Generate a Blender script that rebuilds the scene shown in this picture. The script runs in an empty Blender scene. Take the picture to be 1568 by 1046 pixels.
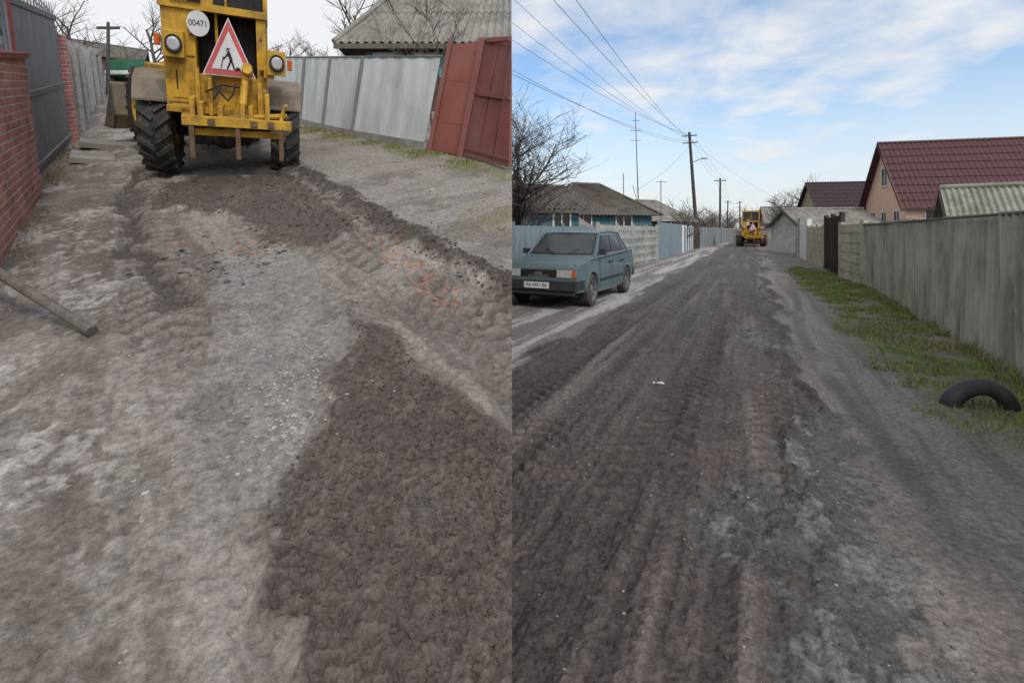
import bpy, math, random
import numpy as np
from mathutils import Vector, Matrix
random.seed(7); rng=np.random.default_rng(7)
sc=bpy.context.scene
V=Vector
# ------------------------------------------------------------------ materials
MATS={}
def M(name,c1,c2=None,scale=4,rough=.9,bump=.0,bscale=40,c3=None,c3amt=.5,c3scale=1.2,metal=0,stretch=(1,1,1),spec=.3,trans=0):
    if name in MATS: return MATS[name]
    m=bpy.data.materials.new(name); m.use_nodes=True; nt=m.node_tree; n=nt.nodes; l=nt.links
    b=n['Principled BSDF']; b.inputs['Roughness'].default_value=rough; b.inputs['Metallic'].default_value=metal
    b.inputs['Specular IOR Level'].default_value=spec
    tc=n.new('ShaderNodeTexCoord'); mp=n.new('ShaderNodeMapping'); mp.inputs['Scale'].default_value=stretch
    l.new(tc.outputs['Object'],mp.inputs[0])
    nz=n.new('ShaderNodeTexNoise'); nz.inputs['Scale'].default_value=scale; nz.inputs['Detail'].default_value=5; nz.inputs['Roughness'].default_value=.65
    l.new(mp.outputs[0],nz.inputs[0])
    r=n.new('ShaderNodeValToRGB'); r.color_ramp.elements[0].position=.33; r.color_ramp.elements[1].position=.67
    c2=c2 or tuple(x*.7 for x in c1)
    r.color_ramp.elements[0].color=(*c2,1); r.color_ramp.elements[1].color=(*c1,1)
    l.new(nz.outputs[0],r.inputs[0]); out=r.outputs[0]
    if c3:
        z2=n.new('ShaderNodeTexNoise'); z2.inputs['Scale'].default_value=c3scale; z2.inputs['Detail'].default_value=6; z2.inputs['Roughness'].default_value=.7
        l.new(mp.outputs[0],z2.inputs[0])
        r2=n.new('ShaderNodeValToRGB'); r2.color_ramp.elements[0].position=.45; r2.color_ramp.elements[1].position=.68
        r2.color_ramp.elements[0].color=(0,0,0,1); r2.color_ramp.elements[1].color=(c3amt,)*3+(1,)
        l.new(z2.outputs[0],r2.inputs[0])
        mx=n.new('ShaderNodeMixRGB'); mx.inputs[2].default_value=(*c3,1); l.new(r2.outputs[0],mx.inputs[0]); l.new(out,mx.inputs[1]); out=mx.outputs[0]
    l.new(out,b.inputs['Base Color'])
    if bump:
        z3=n.new('ShaderNodeTexNoise'); z3.inputs['Scale'].default_value=bscale; z3.inputs['Detail'].default_value=4
        l.new(tc.outputs['Object'],z3.inputs[0])
        bp=n.new('ShaderNodeBump'); bp.inputs['Strength'].default_value=bump; bp.inputs['Distance'].default_value=.02
        l.new(z3.outputs[0],bp.inputs['Height']); l.new(bp.outputs[0],b.inputs['Normal'])
    MATS[name]=m; return m
def brickmat(name,c1,c2,mort,k=0.0):
    m=bpy.data.materials.new(name); m.use_nodes=True; nt=m.node_tree; n=nt.nodes; l=nt.links
    b=n['Principled BSDF']; b.inputs['Roughness'].default_value=.9
    tc=n.new('ShaderNodeTexCoord'); s=n.new('ShaderNodeSeparateXYZ'); l.new(tc.outputs['Object'],s.inputs[0])
    mu=n.new('ShaderNodeMath'); mu.operation='MULTIPLY_ADD'; mu.inputs[1].default_value=-k; l.new(s.outputs[1],mu.inputs[0]); l.new(s.outputs[2],mu.inputs[2])
    le=n.new('ShaderNodeMath'); le.operation='MULTIPLY'; le.inputs[1].default_value=1.25; l.new(s.outputs[1],le.inputs[0])
    cb=n.new('ShaderNodeCombineXYZ'); l.new(le.outputs[0],cb.inputs[0]); l.new(mu.outputs[0],cb.inputs[1])
    br=n.new('ShaderNodeTexBrick'); br.inputs['Scale'].default_value=1.0; br.inputs['Brick Width'].default_value=.26; br.inputs['Row Height'].default_value=.08
    br.inputs['Mortar Size'].default_value=.009; br.inputs['Color1'].default_value=(*c1,1); br.inputs['Color2'].default_value=(*c2,1); br.inputs['Mortar'].default_value=(*mort,1)
    l.new(cb.outputs[0],br.inputs[0])
    nz=n.new('ShaderNodeTexNoise'); nz.inputs['Scale'].default_value=3; nz.inputs['Detail'].default_value=8; l.new(tc.outputs['Object'],nz.inputs[0])
    mx=n.new('ShaderNodeMixRGB'); mx.blend_type='MULTIPLY'; mx.inputs[0].default_value=.8
    r=n.new('ShaderNodeValToRGB'); r.color_ramp.elements[0].position=.3; r.color_ramp.elements[1].position=.7; r.color_ramp.elements[0].color=(.6,.6,.62,1); r.color_ramp.elements[1].color=(1.25,1.25,1.25,1)
    l.new(nz.outputs[0],r.inputs[0]); l.new(br.outputs[0],mx.inputs[1]); l.new(r.outputs[0],mx.inputs[2]); l.new(mx.outputs[0],b.inputs['Base Color'])
    bp=n.new('ShaderNodeBump'); bp.inputs['Strength'].default_value=.6; bp.inputs['Distance'].default_value=.01; bp.invert=True
    l.new(br.outputs['Fac'],bp.inputs['Height']); l.new(bp.outputs[0],b.inputs['Normal'])
    MATS[name]=m; return m
yel=M('yellow_paint',(.68,.41,.045),(.54,.30,.03),5,.6,.1,60,c3=(.17,.11,.06),c3amt=.8,c3scale=3.5)
dark=M('dark_grime',(.035,.032,.03),(.02,.02,.02),8,.8)
rub=M('tyre_rubber',(.06,.056,.053),(.038,.036,.034),10,.85,.2,80,c3=(.16,.135,.11),c3amt=.75,c3scale=4)
rust=M('rusty_metal',(.20,.12,.07),(.12,.08,.055),8,.85,.2,60)
glass=M('dark_glass',(.025,.03,.033),(.04,.045,.048),2,.12,spec=.35)
cglass=M('car_glass',(.06,.068,.07),(.03,.035,.038),1.5,.15,spec=.45)
white=M('white_paint',(.75,.75,.74),(.62,.62,.61),5,.5)
redr=M('sign_red',(.62,.12,.12),(.5,.10,.10),5,.5)
black=M('black_paint',(.02,.02,.02),(.03,.03,.03),5,.6)
chrome=M('lamp_glass',(.55,.55,.52),(.4,.4,.4),20,.15,spec=.8)
orange=M('orange_lens',(.65,.16,.03),(.5,.1,.02),20,.3)
fendm=M('muddy_fender',(.26,.22,.17),(.15,.125,.10),4,.9,.3,50,c3=(.33,.22,.06),c3amt=.5)
slate=M('asbestos_slate',(.36,.34,.31),(.235,.22,.20),2.2,.95,.2,60,c3=(.13,.11,.08),c3amt=.8,c3scale=1.5)
slateg=M('mossy_slate',(.33,.34,.29),(.23,.235,.19),3,.95,.2,60,c3=(.13,.14,.08),c3amt=.8,c3scale=2)
slateb=M('brown_slate',(.17,.14,.12),(.10,.085,.07),2,.95,.2,60,c3=(.20,.20,.18),c3amt=.6,c3scale=1.5)
maroon=M('maroon_metal_roof',(.10,.040,.042),(.078,.032,.034),3,.5,.05,30,spec=.4)
maroond=M('dark_brown_metal_roof',(.06,.035,.034),(.045,.028,.028),3,.6,.05,30,spec=.3)
peach=M('peach_render',(.78,.54,.41),(.70,.48,.37),1.5,.9,.15,60)
bluew=M('blue_boards',(.075,.17,.22),(.05,.12,.16),3,.85,.2,50,c3=(.18,.2,.19),c3amt=.6,stretch=(3,3,.6))
bluef=M('blue_grey_fence',(.23,.28,.31),(.15,.20,.23),4,.85,.2,50,c3=(.25,.25,.24),c3amt=.6,stretch=(2,2,.5))
concf=M('concrete_panel',(.45,.45,.41),(.31,.31,.28),3,.95,.3,60,c3=(.16,.16,.13),c3amt=.7)
beige=M('beige_panel',(.50,.47,.37),(.37,.35,.28),3,.95,.3,60,c3=(.16,.15,.11),c3amt=.6)
shedw=M('whitewashed_wall',(.66,.67,.62),(.50,.51,.47),2,.95,.3,40,c3=(.25,.24,.2),c3amt=.6)
asb=M('weathered_fence_sheet',(.45,.45,.41),(.33,.33,.295),2.5,.95,.2,70,c3=(.15,.13,.095),c3amt=.75,c3scale=1.3,stretch=(1.6,1.6,.6))
whitef=M('pale_sheet_fence',(.60,.64,.64),(.50,.54,.54),1.5,.7,.05,30,c3=(.30,.30,.28),c3amt=.6,c3scale=1.0,stretch=(2,2,.6))
redg=M('red_gate_paint',(.33,.10,.078),(.26,.082,.065),2,.6,.1,30,c3=(.22,.13,.11),c3amt=.6)
redg2=M('dark_red_sheet',(.235,.078,.07),(.185,.062,.057),2,.6,.1,30,c3=(.2,.12,.10),c3amt=.6)
redpost=M('red_post_paint',(.25,.06,.045),(.17,.045,.035),5,.8,.2,40)
greyg=M('grey_gate_metal',(.19,.20,.22),(.13,.14,.15),3,.6,.1,30,c3=(.22,.17,.13),c3amt=.4)
grnf=M('pale_green_fence',(.48,.50,.43),(.34,.36,.31),3,.9,.1,30,c3=(.2,.2,.15),c3amt=.6)
conc=M('concrete',(.38,.36,.335),(.27,.25,.23),4,.95,.4,50,c3=(.14,.12,.1),c3amt=.6)
brown=M('brown_metal_gate',(.07,.045,.04),(.05,.033,.03),3,.5)
teal=M('teal_paint',(.10,.35,.36),(.08,.27,.28),3,.6)
green=M('green_paint',(.04,.16,.09),(.03,.11,.06),3,.6)
bark=M('bark',(.13,.105,.09),(.08,.065,.058),12,.95,.3,60)
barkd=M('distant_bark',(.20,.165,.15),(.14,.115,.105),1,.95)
wood=M('weathered_wood',(.17,.145,.125),(.09,.08,.07),6,.9,.3,60,stretch=(4,4,.5))
poleM=M('pole_wood',(.10,.09,.085),(.06,.055,.05),6,.9,.3,40,stretch=(4,4,.4))
wireM=M('wire',(.06,.06,.065),(.05,.05,.05),6,.7)
carp=M('car_paint',(.12,.175,.185),(.10,.15,.16),1.5,.38,spec=.5,c3=(.17,.17,.16),c3amt=.45,c3scale=2.5)
plast=M('grey_plastic',(.05,.052,.055),(.035,.037,.04),6,.7)
rim=M('steel_rim',(.22,.22,.215),(.12,.12,.115),12,.5,metal=.3)
brownw=M('brown_wall',(.13,.075,.055),(.08,.05,.04),3,.9,.2,40)
bankM=M('earth_bank',(.17,.14,.12),(.11,.09,.075),2.5,.95,.6,20)
strawM=M('dry_straw',(.32,.25,.15),(.22,.165,.10),9,.9)
grassM=M('grass_blades',(.20,.33,.055),(.13,.22,.04),6,.8,c3=(.32,.27,.12),c3amt=.9,c3scale=2.2)
stoneM=M('pale_stone',(.46,.44,.41),(.30,.28,.26),15,.9,.3,60)
clodM=M('soil_clod',(.122,.100,.086),(.078,.063,.054),15,.95,.5,60)
rubbM=M('brick_rubble',(.45,.19,.11),(.32,.15,.10),10,.9,.3,60)
tarM=M('asphalt_chunk',(.15,.145,.14),(.09,.087,.085),15,.9,.4,60)
brickL=brickmat('red_brick',(.42,.15,.105),(.30,.10,.078),(.36,.31,.28),.3)
# ------------------------------------------------------------------ geometry accumulator
class G:
    def __init__(s): s.v=[];s.f=[];s.m=[];s.mats=[];s.T=None
    def mi(s,mat):
        if mat not in s.mats: s.mats.append(mat)
        return s.mats.index(mat)
    def add(s,vs,fs,mat):
        o=len(s.v); i=s.mi(mat)
        if s.T is not None: vs=[s.T@V(p) for p in vs]
        s.v.extend([tuple(p) for p in vs]); s.f.extend([tuple(o+k for k in f) for f in fs]); s.m.extend([i]*len(fs))
    def box(s,c,d,mat,R=None):
        x,y,z=d[0]/2,d[1]/2,d[2]/2; c=V(c)
        vs=[V((a*x,b*y,e*z)) for e in(-1,1) for b in(-1,1) for a in(-1,1)]
        if R is not None: vs=[R@p for p in vs]
        s.add([c+p for p in vs],[(0,2,3,1),(4,5,7,6),(0,1,5,4),(2,6,7,3),(0,4,6,2),(1,3,7,5)],mat)
    def bb(s,x0,x1,y0,y1,z0,z1,mat): s.box(((x0+x1)/2,(y0+y1)/2,(z0+z1)/2),(x1-x0,y1-y0,z1-z0),mat)
    def tube(s,pts,rs,mat,n=10,cap=True):
        pts=[V(p) for p in pts]; vs=[];fs=[]
        if not hasattr(rs,'__len__'): rs=[rs]*len(pts)
        prev=None
        for i,p in enumerate(pts):
            d=(pts[min(i+1,len(pts)-1)]-pts[max(i-1,0)])
            if d.length<1e-9: d=V((0,0,1))
            d.normalize(); a=V((0,0,1)) if abs(d.z)<.9 else V((1,0,0))
            if prev is None: u=d.cross(a).normalized()
            else:
                u=prev-d*prev.dot(d)
                u=u.normalized() if u.length>1e-6 else d.cross(a).normalized()
            prev=u; w=d.cross(u)
            for k in range(n):
                t=2*math.pi*k/n; vs.append(p+(u*math.cos(t)+w*math.sin(t))*rs[i])
        for i in range(len(pts)-1):
            for k in range(n):
                fs.append((i*n+k,i*n+(k+1)%n,(i+1)*n+(k+1)%n,(i+1)*n+k))
        if cap: fs.append(tuple(range(n-1,-1,-1))); fs.append(tuple((len(pts)-1)*n+k for k in range(n)))
        s.add(vs,fs,mat)
    def lathe_x(s,c,prof,mat,n=32):
        vs=[];fs=[]; c=V(c)
        for (x,r) in prof:
            for k in range(n):
                t=2*math.pi*k/n; vs.append(c+V((x,r*math.cos(t),r*math.sin(t))))
        for i in range(len(prof)-1):
            for k in range(n): fs.append((i*n+k,(i+1)*n+k,(i+1)*n+(k+1)%n,i*n+(k+1)%n))
        s.add(vs,fs,mat)
    def prism(s,poly,d,mat):
        poly=[V(p) for p in poly]; d=V(d); n=len(poly)
        s.add(poly+[p+d for p in poly],[tuple(range(n)),tuple(range(2*n-1,n-1,-1))]+[(i,i+n,(i+1)%n+n,(i+1)%n) for i in range(n)],mat)
    def corr(s,bl,br,tr,tl,pitch,amp,mat,nv=1,step=0,spw=6):
        bl,br,tr,tl=map(V,(bl,br,tr,tl)); L=max((br-bl).length,(tr-tl).length); n=max(2,int(L/pitch*spw))
        nor=((br-bl)+(tr-tl)).cross((tl-bl)+(tr-br)).normalized(); vs=[];fs=[]
        rows=[]
        for j in range(nv):
            rows.append((j/nv,step)); rows.append(((j+1)/nv,0))
        R=len(rows)
        for (v,o) in rows:
            for i in range(n+1):
                u=i/n; p=bl.lerp(br,u).lerp(tl.lerp(tr,u),v); vs.append(p+nor*(amp*math.cos(u*L/pitch*2*math.pi)+o))
        for j in range(R-1):
            for i in range(n): a=j*(n+1)+i; fs.append((a,a+1,a+n+2,a+n+1))
        s.add(vs,fs,mat)
    def wall(s,a,b,z0,z1,h,th,mat,lean=0,h2=None,zoff=0):
        ax,ay=a;bx,by=b; h2=h if h2 is None else h2
        d=V((bx-ax,by-ay,0)).normalized(); nn=V((-d.y,d.x,0))*th/2; vs=[]
        for (x,y,z,hh) in((ax,ay,z0,h),(bx,by,z1,h2)):
            for sg in(-1,1):
                p=V((x,y,z+zoff))+nn*sg; vs.append(p); vs.append(p+V((lean*hh,0,hh)))
        s.add(vs,[(0,4,5,1),(2,3,7,6),(1,5,7,3),(0,2,6,4),(0,1,3,2),(4,6,7,5)],mat)
    def obj(s,name,parent=None,bevel=0,smooth=False,mw=None):
        me=bpy.data.meshes.new(name+'_mesh'); me.from_pydata(s.v,[],s.f); me.update()
        for m in s.mats: me.materials.append(m)
        me.polygons.foreach_set('material_index',s.m)
        if smooth: me.polygons.foreach_set('use_smooth',[True]*len(me.polygons))
        o=bpy.data.objects.new(name,me); sc.collection.objects.link(o)
        if parent: o.parent=parent
        if mw is not None: o.matrix_world=mw
        if bevel:
            b=o.modifiers.new('b','BEVEL'); b.width=bevel; b.segments=2; b.limit_method='ANGLE'; b.angle_limit=math.radians(40)
        if smooth:
            e=o.modifiers.new('e','EDGE_SPLIT'); e.split_angle=math.radians(38)
        return o
def empty(name,mw=None):
    e=bpy.data.objects.new(name,None); sc.collection.objects.link(e)
    if mw is not None: e.matrix_world=mw
    return e
def text(name,s,size,mat,parent,loc,rot):
    c=bpy.data.curves.new(name,'FONT'); c.body=s; c.size=size; c.align_x='CENTER'; c.align_y='CENTER'; c.extrude=.001; c.materials.append(mat)
    o=bpy.data.objects.new(name,c); sc.collection.objects.link(o); o.parent=parent; o.location=loc; o.rotation_euler=rot; return o
# ------------------------------------------------------------------ numpy noise
def _h(i,j,s):
    v=np.sin(i*127.1+j*311.7+s*74.7)*43758.5453; return v-np.floor(v)
def vn(x,y,s=0):
    i=np.floor(x);j=np.floor(y);fx=x-i;fy=y-j;fx=fx*fx*(3-2*fx);fy=fy*fy*(3-2*fy)
    return (_h(i,j,s)*(1-fx)+_h(i+1,j,s)*fx)*(1-fy)+(_h(i,j+1,s)*(1-fx)+_h(i+1,j+1,s)*fx)*fy
def fbm(x,y,o=4,s=0):
    t=0;a=.5;n=0
    for k in range(o):
        t=t+a*vn(x,y,s+k*13); n+=a; a*=.5; x,y=x*1.62+y*1.2+5.1, y*1.62-x*1.2-3.7
    return t/n
def ss(a,b,x): t=np.clip((x-a)/(b-a),0,1); return t*t*(3-2*t)
def segd(X,Y,p,q):
    px,py=p;qx,qy=q;dx,dy=qx-px,qy-py;t=np.clip(((X-px)*dx+(Y-py)*dy)/(dx*dx+dy*dy),0,1)
    return np.hypot(X-px-t*dx,Y-py-t*dy)
def polyd(X,Y,P):
    d=np.full(X.shape,1e9); ins=np.zeros(X.shape,bool)
    for i in range(len(P)):
        p=P[i];q=P[(i+1)%len(P)]; d=np.minimum(d,segd(X,Y,p,q))
        c=((p[1]>Y)!=(q[1]>Y))&(X<(q[0]-p[0])*(Y-p[1])/((q[1]-p[1]) or 1e-9)+p[0]); ins^=c
    return np.where(ins,d,-d)
def lined(X,Y,P):
    d=np.full(X.shape,1e9)
    for i in range(len(P)-1): d=np.minimum(d,segd(X,Y,P[i],P[i+1]))
    return d
def mixc(C,c,m): 
    for k in range(3): C[k]=C[k]*(1-m)+c[k]*m
# ------------------------------------------------------------------ grounds
gm=bpy.data.materials.new('dirt_ground'); gm.use_nodes=True
nt=gm.node_tree;n=nt.nodes;l=nt.links;b=n['Principled BSDF'];b.inputs['Specular IOR Level'].default_value=.35
at=n.new('ShaderNodeAttribute');at.attribute_name='Col'
tc=n.new('ShaderNodeTexCoord')
rgh=n.new('ShaderNodeMath');rgh.operation='MULTIPLY_ADD';rgh.use_clamp=True;rgh.inputs[1].default_value=1.4;rgh.inputs[2].default_value=.56;l.new(at.outputs['Fac'],rgh.inputs[0]);l.new(rgh.outputs[0],b.inputs['Roughness'])
def nz(sc_,det=6,ro=.6):
    a=n.new('ShaderNodeTexNoise');a.inputs['Scale'].default_value=sc_;a.inputs['Detail'].default_value=det;a.inputs['Roughness'].default_value=ro;l.new(tc.outputs['Object'],a.inputs[0]);return a
a1=nz(28,5,.8);r1=n.new('ShaderNodeValToRGB');r1.color_ramp.elements[0].position=.32;r1.color_ramp.elements[1].position=.70
r1.color_ramp.elements[0].color=(.50,.49,.48,1);r1.color_ramp.elements[1].color=(1.55,1.54,1.52,1);l.new(a1.outputs[0],r1.inputs[0])
mx=n.new('ShaderNodeMixRGB');mx.blend_type='MULTIPLY';mx.inputs[0].default_value=1;l.new(at.outputs[0],mx.inputs[1]);l.new(r1.outputs[0],mx.inputs[2])
vo=n.new('ShaderNodeTexVoronoi');vo.inputs['Scale'].default_value=62;l.new(tc.outputs['Object'],vo.inputs[0])
r2=n.new('ShaderNodeValToRGB');r2.color_ramp.elements[0].position=.0;r2.color_ramp.elements[1].position=.25;r2.color_ramp.elements[0].color=(1,1,1,1);r2.color_ramp.elements[1].color=(0,0,0,1)
l.new(vo.outputs['Distance'],r2.inputs[0])
a5=nz(2.5,3);ml=n.new('ShaderNodeMath');ml.operation='MULTIPLY';l.new(r2.outputs[0],ml.inputs[0])
r5=n.new('ShaderNodeValToRGB');r5.color_ramp.elements[0].position=.45;r5.color_ramp.elements[1].position=.75;r5.color_ramp.elements[1].color=(.6,.6,.6,1);l.new(a5.outputs[0],r5.inputs[0]);l.new(r5.outputs[0],ml.inputs[1])
mx2=n.new('ShaderNodeMixRGB');mx2.inputs[2].default_value=(.33,.31,.285,1);l.new(ml.outputs[0],mx2.inputs[0]);l.new(mx.outputs[0],mx2.inputs[1])
l.new(mx2.outputs[0],b.inputs['Base Color'])
a2=nz(42,5,.75);bp=n.new('ShaderNodeBump');bp.inputs['Strength'].default_value=.7;bp.inputs['Distance'].default_value=.022;l.new(a2.outputs[0],bp.inputs['Height'])
bp2=n.new('ShaderNodeBump');bp2.inputs['Strength'].default_value=.4;bp2.inputs['Distance'].default_value=.008;bp2.invert=True;l.new(vo.outputs['Distance'],bp2.inputs['Height']);l.new(bp.outputs[0],bp2.inputs['Normal']);l.new(bp2.outputs[0],b.inputs['Normal'])

def grid(name,side,fn,ynear,ymax,nr,nf,nc):
    ys=np.concatenate([[-4,-2,-.8,0,.35,.6],np.geomspace(.9,ynear,nr),np.geomspace(ynear,ymax,nf)[1:]])
    s=np.linspace(0,1,nc)
    if side>0: s=np.concatenate([[-.02],s])
    W=np.maximum(ys,0)*1.10+np.minimum(3,.6+ys*.5).clip(.6)
    X=side*np.outer(W,s); Y=np.repeat(ys[:,None],len(s),1)
    Z,C=fn(X,Y)
    R,K=X.shape
    co=np.stack([X,Y,Z],-1).reshape(-1,3)
    idx=np.arange(R*K).reshape(R,K)
    q=np.stack([idx[:-1,:-1],idx[:-1,1:],idx[1:,1:],idx[1:,:-1]],-1).reshape(-1,4)
    if side<0: q=q[:,::-1]
    me=bpy.data.meshes.new(name+'_mesh'); me.vertices.add(len(co)); me.vertices.foreach_set('co',co.ravel())
    me.loops.add(q.size); me.loops.foreach_set('vertex_index',q.ravel().astype(np.int32))
    me.polygons.add(len(q)); me.polygons.foreach_set('loop_start',np.arange(0,q.size,4,dtype=np.int32)); me.polygons.foreach_set('use_smooth',np.ones(len(q),bool))
    me.update(calc_edges=True)
    ca=me.color_attributes.new('Col','FLOAT_COLOR','POINT')
    cc=np.ones((R*K,4),np.float32); cc[:,:3]=np.clip(np.stack(C,-1).reshape(-1,3),.01,.9); ca.data.foreach_set('color',cc.ravel())
    me.materials.append(gm); o=bpy.data.objects.new(name,me); sc.collection.objects.link(o); return o
SL=.3487
def zl(y): return -.1+SL*y if y>.3 else 0.0
BIG=[(-1.154,3.2),(-.90,2.9),(-.814,2.587),(-.752,2.294),(-.86,1.97),(-.88,1.762),(-.66,1.501),(-.47,1.272),(-.40,.5),(.3,.5),(.3,1.8),(0,2.06),(-.295,2.384),(-.583,2.70)]
P2=[(-4.47,6.3),(-3.145,6.95),(-1.9,5.35),(-1.45,4.68),(-1.60,4.15),(-2.1,4.25),(-2.75,5.0),(-3.85,5.35)]
WIND=[(-3.7,8.0),(-3.335,7.37),(-1.558,5.29),(-.823,4.34),(.05,3.36)]
GREY=[(-2.3,3.9),(-1.5,3.9),(-1.15,3.2),(-.85,2.5),(-.85,1.9),(-1.0,1.7),(-1.25,2.1),(-1.6,2.8),(-2.1,3.4)]
def leftfn(X,Y):
    n1=fbm(X*1.3,Y*1.3,5,1);n2=fbm(X*5,Y*5,4,2);n3=fbm(X*22,Y*22,3,3);n4=fbm(X*50,Y*50,2,7)
    wx=X+(fbm(X*4,Y*4,5,8)-.5)*.42; wy=Y+(fbm(X*4,Y*4,5,9)-.5)*.42
    v=1+.40*(n1-.5)+.40*(n2-.5)+.40*(n3-.5)
    C=[.228*v,.200*v,.176*v]
    a=X*.768+Y*.64; bb=-X*.64+Y*.768
    st=fbm(a*3.5,bb*.45,5,4); fine=fbm(a*16,bb*2.2,4,14)
    mixc(C,(.31,.28,.255),ss(.51,.70,st+.2*(n3-.5))*.6)
    mixc(C,(.145,.12,.103),ss(.51,.34,st+.2*(n3-.5))*.75)
    mixc(C,(.125,.105,.09),ss(.46,.32,fine)*.4); mixc(C,(.33,.30,.275),ss(.56,.70,fine)*.35)
    m=ss(-.1,.12,polyd(wx,wy,GREY)+.2*(n2-.5)); mixc(C,(.235*v,.22*v,.205*v),m*.8)
    pv=ss(.1,-.5,X+Y*.62+.15)*ss(.49,.60,.65*fbm(X*2.5,Y*2.5,5,6)+.35*n3); mixc(C,(.42,.395,.365),pv*.75)
    mixc(C,(.15,.127,.108),ss(.15,-.2,X+Y*.80)*ss(.48,.58,fbm(X*3,Y*3,5,16))*.75)
    ap=ss(-.1,.25,wx*.75+(wy-3.4)*.66); ap*=ss(2,3,Y)
    mixc(C,(.285,.26,.235),ap*.75); mixc(C,(.18,.158,.14),ap*ss(.48,.62,fbm(a*1.2,bb*3,5,31))*.6)
    z=.03*(n1-.5)*2+.02*(n2-.5)+.014*(n3-.5)+.005*(n4-.5)+.022*(st-.5)+.014*(fine-.5)
    # tread prints of the loader
    for L_,w_,y0 in (([(-5.2,7.2),(-4.3,5.8),(-3.3,4.5),(-2.55,3.58),(-2.0,2.9),(-1.5,2.2)],.24,2.3),([(-3.4,6.7),(-2.3,5.6),(-1.25,4.55),(-.45,3.6),(.1,2.9)],.25,2.4),([(-3.0,6.3),(-1.9,4.9),(-.9,3.75),(.1,2.5)],.2,2.4)):
        ld=lined(wx*.25+X*.75,wy*.25+Y*.75,L_); m=ss(w_,w_*.8,ld)*ss(.30,.46,fbm(X*1.8,Y*1.8,3,12))*ss(y0,y0+.9,Y)
        tr=np.sin(bb*2*math.pi/.16+ld*24); tr=np.clip(tr*1.8,-1,1)
        z=z+m*(.013*tr-.018); mixc(C,(.165,.138,.119),m*.6); mixc(C,(.085,.071,.061),m*ss(.1,.9,-tr)*.6); mixc(C,(.26,.23,.205),m*ss(.3,.9,tr)*.3)
        e=ss(.07,.0,np.abs(ld-w_-.03))*ss(y0,y0+.9,Y); z=z+.022*e*n2
    ld=lined(wx,wy,[(-5.5,7.5),(-4.85,6.3),(-3.3,4.35),(-2.75,3.75),(-2.2,3.3)]); m=ss(.15,.03,ld); mixc(C,(.072,.061,.054),m*.85); z=z-.05*m
    for P,am in((BIG,1.),(P2,.9)):
        pd=polyd(wx,wy,P); m=ss(-.03,.03,pd)
        nn=fbm(X*13,Y*13,3,21); rg=1-np.abs(2*fbm(X*30,Y*30,3,22)-1); f6=fbm(X*55,Y*55,3,23)
        z=z+m*(.020*nn+.012*rg*rg+.024*f6-.016)+.03*ss(.07,.0,np.abs(pd))*n2
        k=.55+.45*(nn)+.75*(f6-.3); mixc(C,(.112*k,.091*k,.078*k),m*.97)
    ld=lined(wx,wy,WIND)+.05*(n2-.5); m=ss(.20,.03,ld); nn=fbm(X*16,Y*16,4,21)
    z=z+m*(.055*nn+.035+.02*n4); mixc(C,(.082*(.6+.7*nn),.067*(.6+.7*nn),.058*(.6+.7*nn)),m*.97)
    ld=lined(wx-.0,wy+.28,WIND); m=ss(.12,.02,ld)*ss(.45,.6,n1); mixc(C,(.37,.345,.32),m*.6)
    m=ss(.60,.68,fbm(X*2.2,Y*2.2,5,41)); z=z-.02*m; mixc(C,(.145,.126,.11),m*.55)
    m=ss(.2,.0,lined(X,Y,[(-2.9,4.3),(-2.0,4.25)]))*ss(.54,.66,n3); mixc(C,(.30,.17,.12),m*.5)
    m=ss(.2,.0,lined(X,Y,[(-1.15,4.35),(-.4,3.25)]))*ss(.51,.64,n3); mixc(C,(.40,.20,.12),m*.6)
    fd=lined(X,Y,[(-5.9,12.9),(-5.18,12.16),(-3.44,10.3),(-1.474,8.69),(0,7.07)])
    mixc(C,(.17,.17,.08),ss(.75,.25,fd)*ss(.35,.55,n2)*.7)
    gd=np.hypot(X+.15,(Y-5.05)); mixc(C,(.20,.195,.105),ss(.6,.2,gd)*ss(.4,.55,n2)*.7)
    Z=np.where(Y>.3,-.1+SL*Y,0.0)+z*ss(.3,.9,Y)*ss(60,20,Y)
    return Z,C
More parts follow.
